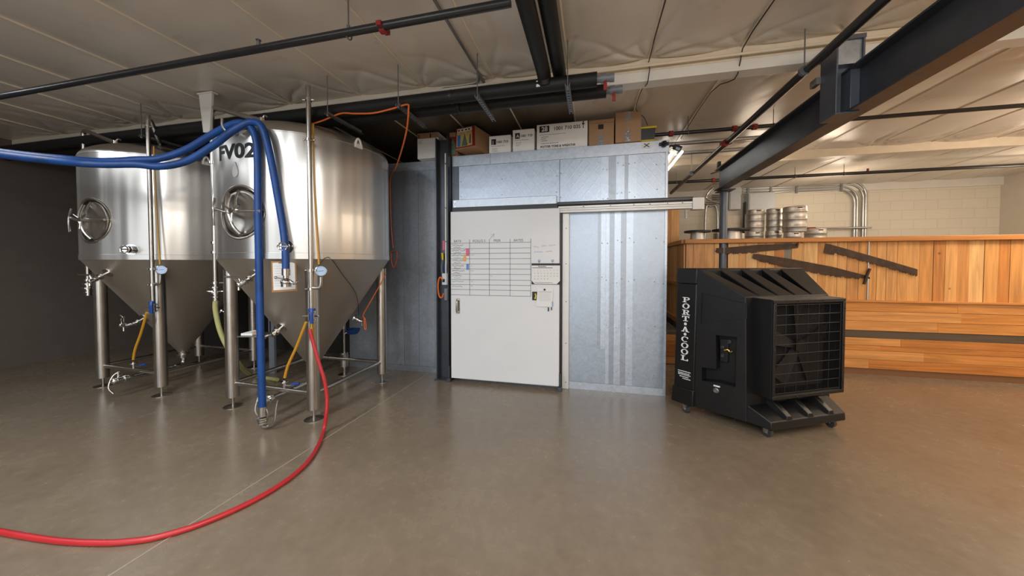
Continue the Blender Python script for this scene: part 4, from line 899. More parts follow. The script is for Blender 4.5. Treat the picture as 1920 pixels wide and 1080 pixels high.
MB().box(-.46, -.43, 2.845, 2.852, 2.97, 3.02).build('pipe_label', M['paper'], label='small white label on the front insulated pipe at its corner', cat='label')
# drop pipes to the tank
t = pipe('insulated_pipe', 'short black foam-covered pipe dropping behind the front tank dome', [(-2.95, 3.03, 2.98), (-2.99, 3.25, 2.96), (-3.0, 3.9, 2.94), (-3.0, 4.0, 2.7)], .05, M['black_rubber'], 3)
# strut trapezes
tz = None
for i, (x, w0) in enumerate(((-4.9, 0), (-2.46, 0), (-1.71, 0), (-.96, 0), (-.20, 0))):
    if tz is None:
        tz = thing('pipe_trapeze', '', 'pipe hanger', (x, 2.8, 2.92), 'pipe hangers under the insulated pipes')
        b = MB()
        for k in range(11):
            y = 2.79 + k * .045; b.box(x - .018, x + .018, y, y + .03, 2.918, 2.921)
        b.box(x - .02, x - .016, 2.79, 3.27, 2.918, 2.942).box(x + .016, x + .02, 2.79, 3.27, 2.918, 2.942)
        for k in range(12):
            y = 2.775 + k * .045; b.box(x - .018, x - .010, y, y + .045, 2.918, 2.921).box(x + .010, x + .018, y, y + .045, 2.918, 2.921)
        b.build('strut_channel', M['strut'], tz)
        MB().cyl((x, 2.80, 2.90), (x, 2.80, ZC), .0045, n=8).cyl((x, 2.80, 2.905), (x, 2.80, 2.915), .012, n=8).build('threaded_rod', M['strut'], tz)
        tz['label'] = 'pipe hanger far left above the tank with the gauge, behind the blue hoses'; x_first = x
    else:
        copy_tree(tz, (x, 2.8, 2.92), ['', 'pipe hanger over the front tank dome where the orange cord crosses', 'pipe hanger where the orange cord turns downward', 'pipe hanger above the picture boxes, between the steel column and the overhead pipes', 'pipe hanger just right of the overhead foam-covered pipes'][i])
# ceiling conduits and cables
t = pipe('ceiling_conduit', 'cream conduit running along the roof beam', [(-8, 3.16, 3.20), (8, 3.16, 3.20)], .011, M['cream'])
t = pipe('ceiling_conduit', 'grey conduit running up the ceiling above the picture boxes', [(-1.06, -1, 3.26), (-1.03, 2.9, 3.26), (-1.04, 3.08, 3.25), (-1.1, 3.17, 3.235), (-1.3, 3.18, 3.23), (-1.45, 3.18, 3.23), (-1.48, 3.18, 3.19)], .011, M['strut'], 4)
t = pipe('ceiling_conduit', 'white pipe under the roof beam left of the overhead pipes', [(-8, 3.175, 3.225), (-.9, 3.175, 3.225)], .008, M['white_steel'])
pipe('hanging_wire', 'thin dark wire on the ceiling and roof beam, right of the pipe end valves', [(.50, -.5, ZC - .01), (.47, 2.9, ZC - .012), (.47, 3.15, 3.17), (.455, 3.19, 3.06), (.46, 3.6, 3.2), (.47, 4.1, 3.24), (.56, 4.13, 3.15), (.60, 4.14, 3.06)], .004, M['ink'], 3, 'wire')
pipe('hanging_wire', 'thin dark wire along the ceiling seam left of the long sprinkler pipe', [(1.20, 1.5, ZC - .02), (1.18, 3.0, ZC - .02), (1.17, 3.18, 3.16), (1.17, 3.3, 3.07), (1.17, 3.9, 3.25), (1.19, 5.2, 3.24)], .0045, M['ink'], 3, 'wire')
for i, (x, y) in enumerate(((-1.64, 2.16), (-1.655, 2.95), (-.93, 2.45), (-.22, 2.72), (-2.4, 2.4), (-2.44, 3.0), (-2.38, 2.0), (-3.28, 2.7))): pass
# tapered white bracket at the ceiling between the tanks
br = thing('ceiling_bracket', 'white tapered steel bracket hanging from the ceiling between the two tanks', 'bracket', (-3.85, 2.78, 2.95))
c0 = at(373, 196, 'Y', 2.74); c1 = at(398, 196, 'Y', 2.74); c2 = at(393, 248, 'Y', 2.74); c3 = at(381, 248, 'Y', 2.74)
MB().plate([(c0.x, 2.74, 3.255), (c1.x, 2.74, 3.255), (c2.x, 2.74, c2.z), (c3.x, 2.74, c3.z)], (0, .02, 0)).build('bracket_plate', M['white_steel'], br)
MB().box(c0.x - .012, c1.x + .012, 2.73, 2.79, 3.245, 3.26).build('bracket_cap', M['white_steel'], br)

# ------------------------------------------------------------------ steel beam on its post
bmz0, bmz1 = 2.565, 2.868
t = thing('steel_beam', 'heavy grey steel I-beam running from the post toward the camera at right', 'beam', (1.80, 2.5, bmz0))
MB().box(1.735, 1.875, -1.5, 5.58, bmz0, bmz0 + .014).box(1.735, 1.875, -1.5, 5.58, bmz1 - .014, bmz1).box(1.80, 1.81, -1.5, 5.58, bmz0 + .014, bmz1 - .014).build('i_section', M['steel'], t, bevel=.002)
b = MB().box(1.66, 1.672, 2.885, 3.06, bmz0 + .0, 3.09).box(1.815, 1.827, 2.885, 3.06, bmz1, 3.09).box(1.672, 1.815, 2.96, 2.97, bmz1, 3.09).box(1.672, 1.735, 2.96, 2.97, bmz0, bmz1).box(1.66, 1.80, 2.885, 3.06, bmz0 - .012, bmz0)
b.box(1.66, 1.83, 2.88, 3.2, 3.06, 3.09); b.box(1.745, 1.80, 2.885, 3.06, bmz0 + .014, bmz1 - .014)
b.build('stub_bracket', M['steel_blue'], t, bevel=.002)
MB().box(1.672, 1.815, 2.90, 2.96, 2.90, 3.06).build('galvanised_plate', M['galv_dull'], t)
MB().box(1.63, 1.66, 3.05, 3.13, bmz1 - .02, bmz1 + .03).build('beam_clamp', M['zinc'], t)
t = thing('steel_post', 'round blue-grey steel post at the partition, carrying the far end of the I-beam', 'post', (1.88, 5.625, 0))
MB().cyl((1.88, 5.625, 0), (1.88, 5.625, bmz0), .052, n=32).build('post_tube', M['steel_blue'], t)
MB().box(1.78, 1.965, 5.42, 5.69, bmz0 - .014, bmz0 - .001).box(1.81, 1.93, 5.585, 5.597, bmz0, bmz1 + .03).build('cap_plate', M['steel'], t, bevel=.002)
MB().box(1.79, 1.83, 5.60, 5.65, 2.9, 3.0).cyl((1.82, 5.62, 2.9), (1.88, 5.60, 2.86), .02, n=10).build('post_spotlight', M['black'], label='small black spotlight on top of the steel post end', cat='spotlight')

# ------------------------------------------------------------------ wooden partition
YB = 5.6
wp = thing('wooden_partition', 'cedar plank partition with a top rail, saws hung on its front', 'partition', (3.5, YB, 0))
gx0, gx1 = at(1470, 480, 'Y', YB - .01).x, at(1484, 480, 'Y', YB - .01).x
bx = [1.375]
for px_ in (1300, 1321, 1339, 1357, 1385, 1399, 1421, 1435, 1452, 1470, 1484, 1507, 1533, 1548, 1570, 1588, 1610, 1627, 1644, 1662): bx.append(at(px_, 480, 'Y', YB).x)
while bx[-1] < 8.1: bx.append(bx[-1] + random.uniform(.11, .16))
b = MB(); wb = MB()
for i in range(len(bx) - 1):
    a, c = bx[i] + .0015, bx[i + 1] - .0015; yy = YB - random.uniform(0, .006)
    if c > 1.82 and a < 1.94:
        if a < 1.80: c = 1.82
        elif c > 1.96: a = 1.94
        else: continue
    (wb if abs(bx[i] - gx0) < .02 else b).box(a, c, yy, YB + .02, .98 if a > 2.0 else .60, 1.80)
b.build('plank_wall', M['planks'], wp, bevel=.001); wb.build('grey_board', M['weathered'], wp, label='weathered grey board')
MB().box(1.38, 1.82, YB + .02, YB + .10, 0, 1.80).box(1.94, 8.1, YB + .02, YB + .10, 0, 1.80).build('back_frame', M['card_in'], wp)
MB().box(1.34, 8.1, YB - .07, YB - .032, 1.80, 1.862).box(1.34, 1.82, YB - .032, YB + .16, 1.80, 1.862).box(1.94, 8.1, YB - .032, YB + .16, 1.80, 1.862).build('top_rail', M['rail'], wp, bevel=.005)
b = MB(); z = 0.08
hz = [.085, .21, .33, .40, .50, .60, .73, .86, .985]
for i in range(len(hz) - 1):
    if i == 4: continue
    x = 2.02
    while x < 8.1:
        l = random.uniform(1.5, 2.6); b.box(x, min(8.1, x + l) - .002, YB - .04 - random.uniform(0, .004), YB - .01, hz[i] + .002, hz[i + 1] - .002); x += l
b.build('lower_boards', M['planks_h'], wp, bevel=.001)
MB().box(2.02, 8.1, YB - .035, YB - .01, .502, .598).build('dark_slat', M['weathered_h'], wp, label='dark weathered slat')
MB().box(2.0, 8.1, YB - .07, YB, .985, 1.01).build('ledge', M['rail'], wp, bevel=.003)
MB().box(2.02, 8.1, YB - .03, YB, 0, .083).build('kick_board', M['card_in'], wp)
# side return going away from the camera, above a low platform
b = MB(); y = YB + .02
while y < 8.9:
    wd = random.uniform(.10, .14); b.box(1.352 - random.uniform(0, .005), 1.372, y + .0015, y + wd - .0015, .60, 1.80); y += wd
b.build('side_planks', M['planks'], wp, bevel=.001)
MB().box(1.30, 1.40, YB - .02, 8.9, 1.80, 1.862).build('side_rail', M['rail_y'], wp, bevel=.004)
MB().box(1.315, 1.352, YB - .02, 8.9, 1.16, 1.22).build('side_rail', M['rail_y'], wp, bevel=.004)
MB().box(1.315, 1.352, YB - .02, 8.9, .56, .64).build('side_rail', M['rail_y'], wp, bevel=.004)
pf = thing('low_platform', 'low wooden platform with dark top, behind the right end of the cold room', 'platform', (1.5, 5.5, 0))
MB().box(.9, 1.30, 5.50, 6.85, .44, .48).build('platform_top', M['dark_wall'], pf)
b = MB()
for z0, z1 in ((0.01, .11), (.115, .17), (.175, .29), (.295, .345), (.35, .44)): b.box(.9, 1.30, 5.47 - random.uniform(0, .004), 5.5, z0, z1)
b.build('front_boards', M['planks_h'], pf, bevel=.001)
tw = thing('tall_plank_wall', 'tall cedar plank wall behind the right edge of the cold room', 'wall panel', (1.2, 7.6, 0))
b = MB()
for x0, x1 in ((.9, 1.02), (1.025, 1.20), (1.205, 1.40), (1.405, 1.56), (1.565, 1.72)): b.box(x0, x1, 7.55, 7.58, 1.87, 2.62)
b.build('planks', M['planks'], tw)
# thin steel rods on the partition
for px_ in (1628,):
    x = at(px_, 500, 'Y', YB - .01).x; MB().cyl((x, YB - .012, 1.01), (x, YB - .012, 1.80), .008, n=10).build('thin_conduit', M['zinc'], label='thin grey conduit on the plank partition crossing the right-hand saw', cat='conduit')
# saws
def saw(label, top, botm, teeth, handle=None, y=YB - .022, tooth=7):
    """top and bottom edges in photo pixels, from left to right; teeth along the bottom"""
    t = thing('crosscut_saw', label, 'saw', tuple(at(*top[0], 'Y', y)), 'old saws on the partition')
    up = [at(*p, 'Y', y) for p in top]; lo = [at(*p, 'Y', y) for p in botm]
    pts = list(lo[:1]); n0 = lo[0]
    segs = []
    for i in range(len(lo) - 1):
        a, c = lo[i], lo[i + 1]
        L_ = (c - a).length; n = max(1, int(L_ / .028)) if teeth[i] else 1
        for k in range(n):
            p0 = a.lerp(c, k / n); pm = a.lerp(c, (k + .5) / n); p1_ = a.lerp(c, (k + 1) / n)
            if teeth[i]: pts.append(pm - UP * (.024 if k % 4 else .006)); pts.append(p0.lerp(p1_, .94))
            else: pts.append(p1_)
    poly = pts + up[::-1]
    b = MB(); vs = [b.bm.verts.new(p) for p in poly]; es = [b.bm.edges.new((vs[i], vs[(i + 1) % len(vs)])) for i in range(len(vs))]
    r_ = bmesh.ops.triangle_fill(b.bm, edges=es, use_beauty=True); fs = [g for g in r_['geom'] if isinstance(g, bmesh.types.BMFace)]
    ex = bmesh.ops.extrude_face_region(b.bm, geom=fs); [setattr(v, 'co', v.co - Vector((0, .004, 0))) for v in ex['geom'] if isinstance(v, bmesh.types.BMVert)]
    b.build('blade', M['rust'], t, smooth=False)
    return t
t = saw('upper left rusty saw, narrow blade with a hooked handle at its right end', [(1343, 465), (1352, 465), (1420, 459), (1498, 457)], [(1343, 474), (1352, 475), (1420, 472), (1496, 465)], [0, 1, 0])
MB().tube([at(1494, 461, 'Y', YB - .035), at(1498, 452, 'Y', YB - .04), at(1504, 455, 'Y', YB - .04)], .009, 10, 3).build('hooked_handle', M['rust'], t)
MB().tube([at(1345, 470, 'Y', YB - .03), at(1341, 471, 'Y', YB - .03)], .006, 8).build('tip_nail', M['rust'], t)
t = saw('long rusty saw slanting down to the right, with an upright handle at its right end', [(1412, 476), (1420, 476), (1480, 485), (1560, 500), (1622, 516), (1631, 520)], [(1411, 484), (1420, 487), (1480, 501), (1560, 516), (1612, 521), (1631, 523)], [0, 1, 1, 1, 0])
MB().tube([at(1631, 504, 'Y', YB - .04), at(1625, 518, 'Y', YB - .045), at(1620, 533, 'Y', YB - .04)], .016, 12, 3).build('upright_handle', M['rust'], t)
t = saw('broad rusty saw running off the right edge of the photo', [(1549, 457), (1556, 458), (1666, 489), (1720, 505)], [(1545, 474), (1563, 478), (1566, 473), (1662, 500), (1720, 516)], [0, 0, 1, 1])

# ------------------------------------------------------------------ behind the partition: kegs, tables, conduits
ZP = 1.28
MB().box(1.42, 8.0, 6.55, 8.6, 0, ZP).build('storage_platform', M['dark_wall'], label='raised storage deck behind the plank partition under the kegs', cat='platform')
def keg(label, x, y, z, d, h, grp='beer kegs behind the partition'):
    t = thing('beer_keg', label, 'keg', (x, y, z), grp); r = d / 2; pr = [(r * .86, 0), (r * .93, .003), (r * .95, .02 * h / .4), (r * .96, .16 * h)]
    for k in (.2, .5, .8):
        pr += [(r * .97, h * (k - .035)), (r * 1.0, h * (k - .02)), (r * 1.0, h * (k + .02)), (r * .97, h * (k + .035))]
    pr += [(r * .965, h * .86), (r * .955, h * .98), (r * .92, h), (r * .88, h * .985), (r * .87, h * .88), (0, h * .90)]
    MB().lathe([(0, .0)] + pr, (x, y, z), n=48).build('keg_body', M['keg'], t, ang=.7)
    MB().obox((x, y - r * .955, z + h * .92), (1, 0, 0), (0, 1, 0), (0, 0, 1), .07, .006, .022).build('hand_slot', M['ink'], t)
    MB().cyl((x, y, z + h * .89), (x, y, z + h * .95), .028, n=16).build('keg_valve', M['chrome'], t)
    return t
def on(px_, py_, y): return at(px_, py_, 'Y', y)
ky = 7.75
for (pl_, pr_, pt_, lab) in ((1399, 1433, 394, 'left'), (1437, 1467, 393, 'middle')):
    xl, xr = on(pl_, 400, ky).x, on(pr_, 400, ky).x; zt_ = on(1416, pt_, ky).z; d = (xr - xl) * .98
    hh = .43; xm = (xl + xr) / 2
    keg('upper keg of the %s stack of the three' % lab, xm, ky, zt_ - hh, d, hh)
    keg('lower keg of the %s stack, mostly hidden by the top rail' % lab, xm - .01, ky, zt_ - 2 * hh, d, hh)
    MB().box(xm - .15, xm + .15, ky - .15, ky + .15, ZP, zt_ - 2 * hh).build('keg_base', M['card_in'], label='wooden block under the %s keg stack' % lab, cat='block')
xl, xr = on(1468, 400, 7.42).x, on(1512, 400, 7.42).x; zt_ = on(1490, 388, 7.42).z
keg('largest keg, standing on a smaller one, right of the two narrower stacks', (xl + xr) / 2, 7.42, zt_ - .47, (xr - xl) * .98, .47)
keg('small keg directly beneath the largest keg', (xl + xr) / 2 - .03, 7.42, zt_ - .47 - .42, (xr - xl) * .72, .42)
MB().box((xl + xr) / 2 - .14, (xl + xr) / 2 + .14, 7.36, 7.422, ZP, zt_ - .89).build('keg_base', M['card_in'], label='wooden block under the largest keg stack', cat='block')
xl, xr = on(1509, 435, 7.6).x, on(1549, 435, 7.6).x
keg('single low keg at the right of the keg row', (xl + xr) / 2, 7.6, on(1530, 429, 7.6).z - .45, (xr - xl) * .98, .45)
MB().box((xl + xr) / 2 - .13, (xl + xr) / 2 + .16, 7.42, 7.7, ZP, on(1530, 429, 7.6).z - .45).build('keg_base', M['card_in'], label='wooden block under the low single keg', cat='block')
for i, (pl_, pr_, py_, yy, lb) in enumerate(((1336, 1404, 433, 7.2, 'wide thin dark round table top standing beyond the partition beside the kegs'), (1283, 1332, 436, 6.9, 'dark round lid on a steel drum at the left end of the partition rail'))):
    xl, xr = on(pl_, py_, yy).x, on(pr_, py_, yy).x; zz = on((pl_ + pr_) / 2, py_, yy).z; xm = (xl + xr) / 2; rr = (xr - xl) / 2
    t = thing('barrel_table', lb, 'table', (xm, yy, ZP)); MB().lathe([(0, 0), (rr, 0), (rr, .03), (0, .032)], (xm, yy, zz), n=40).build('table_top', M['cooler'], t)
    MB().lathe([(0, 0), (rr * .5, 0), (rr * .55, .1), (rr * .55, zz - ZP - .12), (rr * .5, zz - ZP - .001), (0, zz - ZP - .001)], (xm, yy, ZP), n=40).build('drum', M['keg'], t)
for i, (pm, rr, yy) in enumerate(((1350, .13, 8.3), (1384, .12, 8.3))): 
    xm = on(pm, 440, yy).x; z1 = on(pm, 438, yy).z
    MB().lathe([(0, 0), (rr, 0), (rr, z1 - ZP), (rr * .9, z1 - ZP), (0, z1 - ZP - .01)], (xm, yy, ZP), n=32).build('steel_pot', M['keg'], label='%s of the two low steel drums half hidden under the dark table top' % ('left' if i == 0 else 'right'), cat='drum')
# conduits bending down the back wall
YC = Y1 - .05; zr = [3.10, 3.03, 2.96, 2.89]; xv = [on(p, 400, YC).x for p in (1623, 1618, 1607, 1602)]
xs0 = on(1392, 355, YC).x
zc = [on(1500, p, YC).z for p in (345, 349.5, 354, 358.5)]
for i in range(4):
    r_ = .32; X_e = xv[i]
    pts = [(xs0, YC, zc[i])] + [(X_e - r_ + r_ * math.sin(a), YC, zc[i] - r_ + r_ * math.cos(a)) for a in [k * PI / 2 / 8 for k in range(9)]] + [(X_e, YC, 1.0)]
    t = pipe('bent_conduit', ['outermost', 'second outermost', 'second innermost', 'innermost'][i] + ' of the four steel conduits bending down the block wall', pts, .022, M['zinc'], cat='conduit', group='bent conduits on the block wall')
for j, px_ in enumerate((1402, 1445, 1493, 1576)):
    x = on(px_, 350, YC).x; MB().box(x - .02, x + .02, YC - .035, YC - .022, zc[3] - .05, zc[0] + .05).build('conduit_clamp', M['strut'], label=('leftmost', 'second from left', 'third from left', 'rightmost')[j] + ' grey clamp strap across the four wall conduits', cat='clamp', group='conduit clamps')
x0 = on(1512, 430, YC).x; z = on(1560, 428, YC - .05).z
t = pipe('wall_pipe', 'horizontal grey pipe low on the block wall behind the kegs', [(x0, YC - .08, z), (xv[0] + .06, YC - .08, z)], .02, M['zinc']); MB().cyl((x0 - .02, YC - .08, z), (x0 + .13, YC - .08, z), .032, n=16).build('red_end', M['red'], t)
def wbox(label, a, c, y, dpt, m):
    p0, p1_ = on(*a, y), on(*c, y); t = thing('electrical_box', label, 'electrical box', (p0.x, y, p1_.z)); MB().box(p0.x, p1_.x, y, y + dpt, p1_.z, p0.z).build('cabinet', M[m], t, bevel=.006)
    MB().box(p0.x + .02, p1_.x - .02, y - .008, y, p1_.z + .02, p0.z - .02).build('cover', M[m], t, bevel=.003); return t
wbox('wide light grey electrical cabinet on the block wall above the left kegs', (1404, 362), (1453, 398), Y1 - .25, .24, 'grey_box')
wbox('narrow grey electrical cabinet just right of the steel post', (1368, 349), (1389, 392), Y1 - .22, .21, 'grey_box')
x = on(1401, 380, Y1 - .1).x; MB().box(x - .05, x + .04, Y1 - .12, Y1 - .01, 1.3, 2.95).build('wall_channel', M['steel'], label='dark vertical steel channel between the two electrical cabinets', cat='channel')
z = on(1300, 388, Y1 - .06).z
xa, xb, xc_ = on(1323, 388, Y1 - .06).x, on(1345, 388, Y1 - .06).x, on(1350, 388, Y1 - .06).x
MB().tube([(xa, Y1 - .06, 1.2), (xa, Y1 - .06, z - .12), (xa + .1, Y1 - .06, z), (xb - .15, Y1 - .06, z), (xb, Y1 - .06, z - .14), (xb, Y1 - .06, 1.2)], .022, 12, 5).build('looped_conduit', M['zinc'], label='steel conduit loop with two legs on the block wall left of the steel post', cat='conduit')
MB().tube([(xa - .1, Y1 - .11, z + .06), (xc_ - .2, Y1 - .11, z + .05), (xc_ + .03, Y1 - .11, z - .1), (xc_ + .03, Y1 - .11, 1.2)], .02, 12, 5).build('bent_conduit', M['zinc'], label='single steel conduit turning down just left of the steel post', cat='conduit')
P = [on(1356, 343, 8.9), on(1340, 350, 8.9), on(1327, 362, 8.9), on(1325, 372, 8.9), on(1338, 378, 8.95), on(1352, 380, 9.0)]
MB().tube(P, .02, 10, 5).build('flexible_conduit', M['zinc'], label='curled flexible conduit on the wall left of the steel post', cat='conduit')
for k in range(4):
    P = [on(1335, 366 + k * 4, 9.05), on(1354, 366 + k * 4, 9.05)]
    MB().tube(P, .014, 8).build('short_conduit', M['strut'], label='%s of the four short conduits stacked left of the steel post' % ('top', 'second', 'third', 'bottom')[k] if k else 'top one of the four short conduits left of the steel post', cat='conduit', group='short conduits by the post')
for lb, a, c in (('long grey conduit across the far ceiling just above the strip light', (1262, 270, 1436, 260), 3.2), ('grey conduit across the far ceiling behind the strip light', (1280, 287, 1420, 278), 3.2)):
    p0 = at(a[0], a[1], 'Z', 3.2); p1_ = at(a[2], a[3], 'Z', 3.2); p1_.y = p0.y
    MB().tube([p0 - Vector((.3, 0, 0)), p1_ + Vector((.3, 0, 0))], .028, 12).build('ceiling_conduit', M['zinc'], label=lb, cat='conduit')
P = [on(1333, 326, 6.6), on(1355, 318, 6.6), on(1366, 305, 6.6), on(1370, 296, 6.6)]
MB().tube(P, .012, 8, 4).build('ceiling_cable', M['ink'], label='black cable hanging in a curve near the top of the steel post', cat='cable')

# fluorescent light beyond the cold room corner, floodlight beside it
fl = thing('strip_light', 'lit twin-tube fluorescent strip light beyond the right corner of the cold room', 'light', (1.22, 5.75, 3.1))
MB().box(1.168, 1.202, 5.35, 7.1, 3.13, 3.2).build('housing', M['white_steel'], fl, bevel=.005)
MB().cyl((1.12, 5.38, 3.11), (1.12, 7.05, 3.11), .019, n=16).build('lamp_tube', M['tube_light'], fl)
MB().cyl((1.25, 5.38, 3.11), (1.25, 7.05, 3.11), .019, n=16).build('lamp_tube', M['tube_light'], fl)
MB().cyl((1.18, 5.6, 3.2), (1.18, 5.6, ZC), .004, n=8).cyl((1.18, 6.6, 3.2), (1.18, 6.6, ZC), .004, n=8).build('suspension_wire', M['strut'], fl)
fd = thing('floodlight', 'small black floodlight sticking out behind the top right corner of the cold room', 'light', (.98, 4.6, 2.9))
c = at(1270, 277, 'Y', 4.6); MB().obox(c, (1, 0, -.45), (0, 1, 0), (.45, 0, 1), .10, .05, .055).build('lamp_head', M['black'], fd, bevel=.006)
c2 = at(1268, 276, 'Y', 4.57); MB().obox(at(1271, 279, 'Y', 4.572), (1, 0, -.45), (0, 1, 0), (.45, 0, 1), .05, .01, .03).build('lens', M['dial'], fd)
MB().tube([c, c + Vector((-.07, 0, .03)), (.80, 4.6, 2.87)], .012, 8).build('arm', M['black'], fd)

# ------------------------------------------------------------------ evaporative cooler
ca = R(27); OC = Vector((1.489, 3.296, 0)); E1 = Vector((math.cos(ca), math.sin(ca), 0)); E2 = Vector((math.sin(ca), -math.cos(ca), 0))
def K(u, v, z): return OC + E1 * u + E2 * v + UP * z
ec = thing('evaporative_cooler', 'large black portable evaporative cooler on casters, lettered PORT-A-COOL', 'cooler', tuple(K(.4, -.35, 0)))
W_ = .82
def mir(pl): return [(W_ - u, v, z) for u, v, z in pl]
def hx(bot, top, nm, m, par=ec, bv=.006, **k): return MB().hexa([K(*p) for p in bot], [K(*p) for p in top]).build(nm, M[m], par, bevel=bv, **k)
zt_, zf = 1.452, 1.205
# rear frame with the lettering strips
hx([(-.365, -.74, .10), (-.30, -.545, .10), (W_ + .30, -.545, .10), (W_ + .365, -.74, .10)], [(-.335, -.74, 1.30), (-.268, -.555, 1.30), (W_ + .268, -.555, 1.30), (W_ + .335, -.74, 1.30)], 'rear_frame', 'cooler')
hx([(-.345, -.745, 1.303), (-.275, -.553, 1.303), (W_ + .275, -.553, 1.303), (W_ + .345, -.745, 1.303)], [(-.335, -.74, zt_ + .003), (-.263, -.556, zt_ + .003), (W_ + .263, -.556, zt_ + .003), (W_ + .335, -.74, zt_ + .003)], 'frame_cap', 'cooler')
hx([(-.385, -.75, .09), (-.31, -.54, .09), (W_ + .31, -.54, .09), (W_ + .385, -.75, .09)], [(-.375, -.745, .25), (-.305, -.542, .25), (W_ + .305, -.542, .25), (W_ + .375, -.745, .25)], 'frame_foot', 'cooler')
# tapering body
bot = [(-.285, -.56, .09), (-.085, -.155, .09), (W_ + .085, -.155, .09), (W_ + .285, -.56, .09)]
bd = MB()
A = [K(-.285, -.56, .09), K(-.085, -.155, .09), K(W_ + .085, -.155, .09), K(W_ + .285, -.56, .09)]
B = [K(-.262, -.56, zt_), K(-.012, -.185, zf), K(W_ + .012, -.185, zf), K(W_ + .262, -.56, zt_)]
nA = (A[1] - A[0]).cross(B[0] - A[0])      # keep the side faces flat: slide the front top corner into the plane
def flat(p, n, o): return p + E1 * ((o - p).dot(n) / E1.dot(n))
B[1] = flat(B[1], nA, A[0]); nB = (A[2] - A[3]).cross(B[3] - A[3]); B[2] = flat(B[2], nB, A[3])
bm_body = bd.hexa(A, B).build('body', M['cooler'], ec, bevel=.008)
# cut the fin channels out of the sloping top and the handle recess out of the side
def cutter(solids):
    b = MB()
    for s_ in solids: b.hexa([K(*p) for p in s_[0]], [K(*p) for p in s_[1]])
    bmesh.ops.recalc_face_normals(b.bm, faces=b.bm.faces); me = bpy.data.meshes.new('cut'); off = Vector(ORG[ec.name])
    for v in b.bm.verts: v.co -= off
    b.bm.to_mesh(me); b.bm.free(); o = bpy.data.objects.new('cut', me); COL.objects.link(o); o.parent = ec; return o
def side(s_, z):   # point on the tapered left side, s_ 0 rear .. 1 front
    zb = (z - .09); a = A[0].lerp(B[0], zb / (zt_ - .09)); c = A[1].lerp(B[1], zb / (zf - .09)) if z < zf else B[1]
    a_ = A[0] + (B[0] - A[0]) * (zb / (zt_ - .09)); c_ = A[1] + (B[1] - A[1]) * (zb / (zf - .09)); p = a_.lerp(c_, s_); p.z = z; return p
SN = ((side(1, .6) - side(0, .6)).cross(UP)).normalized()
if SN.dot(CC - side(.5, .6)) < 0: SN = -SN
def sd_at(px_, py_):
    """point on the left side face under a photo pixel"""
    d = ray(px_, py_); p0 = side(.5, .6); n = (side(1, .2) - side(0, .2)).cross(side(0, 1.1) - side(0, .2)); t = (p0 - CC).dot(n) / d.dot(n); return CC + d * t
def apply_bool(target, cut):
    md = target.modifiers.new('cut', 'BOOLEAN'); md.operation = 'DIFFERENCE'; md.object = cut; md.solver = 'EXACT'
    target.modifiers.move(len(target.modifiers) - 1, 0)
    dg = bpy.context.evaluated_depsgraph_get(); me = bpy.data.meshes.new_from_object(target.evaluated_get(dg))
    target.modifiers.clear(); old = target.data; target.data = me; bpy.data.objects.remove(cut)
cuts = []
uu = [-.08, .165, .41, .655, .90]
wid = (W_ + .35) / 5
fin_u = []
for i in range(4):
    ur0 = -.14 + i * .258; uf = .13 + i * .205 - .05
    # channel: open at the sloping face, deep at the rear, vanishing at the front
    cuts.append(([(ur0, -.545, zt_ - .12), (uf, -.20, zf - .01), (uf + .01, -.20, zf - .01), (ur0 + .15, -.545, zt_ - .12)], [(ur0 - .015, -.545, zt_ + .03), (uf - .01, -.19, zf + .04), (uf + .02, -.19, zf + .04), (ur0 + .13, -.545, zt_ + .03)]))
apply_bool(bm_body, cutter(cuts))
def recess(pp, depth):
    q = [sd_at(*p) for p in pp]; off = Vector(ORG[ec.name])
    b = MB().hexa([p - SN * depth for p in q], [p + SN * .02 for p in q]); bmesh.ops.recalc_face_normals(b.bm, faces=b.bm.faces)
    for v in b.bm.verts: v.co -= off
    me = bpy.data.meshes.new('cut'); b.bm.to_mesh(me); b.bm.free(); o = bpy.data.objects.new('cut', me); COL.objects.link(o); o.parent = ec; apply_bool(bm_body, o)
recess([(1343, 691), (1342, 628), (1382, 632), (1379, 726), (1343, 716)], .10)
recess([(1316, 689), (1345, 692), (1345, 717), (1316, 714)], .10)
recess([(1314, 607), (1316, 549), (1408, 571), (1408, 597)], .012)
for f in bm_body.data.polygons: f.use_smooth = False
# controls in the recess
q = sd_at(1361, 645); rp = MB(); T_ = (side(1, .6) - side(0, .6)).normalized()
qp = sd_at(1352, 660) - SN * .085
MB().obox(qp, T_, SN, UP, .07, .02, .22).build('control_panel', M['cooler_dk'], ec, bevel=.004)
c_ = sd_at(1361, 643) - SN * .09; b = MB().lathe([(.0, .012), (.02, .012), (.024, 0), (0, 0)], c_, SN, 20); b.build('control_knob', M['steel'], ec)
c_ = sd_at(1349, 653) - SN * .07; MB().obox(c_, T_, SN, UP, .03, .012, .028).build('rocker_switch', M['steel'], ec, bevel=.003)
c_ = sd_at(1350, 669) - SN * .07; MB().lathe([(0, .01), (.016, .01), (.018, 0), (0, 0)], c_, SN, 20).build('control_knob', M['steel'], ec)
c_ = sd_at(1360, 660) - SN * .06; MB().tube([c_ - T_ * .03, c_ + UP * .012, c_ + T_ * .02 - UP * .005, c_ + T_ * .04 + UP * .006], .008, 8, 3).build('brass_valve', M['brass'], ec)
c_ = sd_at(1343, 732); MB().lathe([(0, .004), (.012, .006), (.018, .016), (.024, .012), (.026, 0), (0, 0)], c_, SN, 24).build('drain_fitting', M['strut'], ec)
c_ = sd_at(1344, 724); MB().obox(c_ + SN * .001, T_, SN, UP, .055, .003, .014).build('drain_label', M['white_ink'], ec)
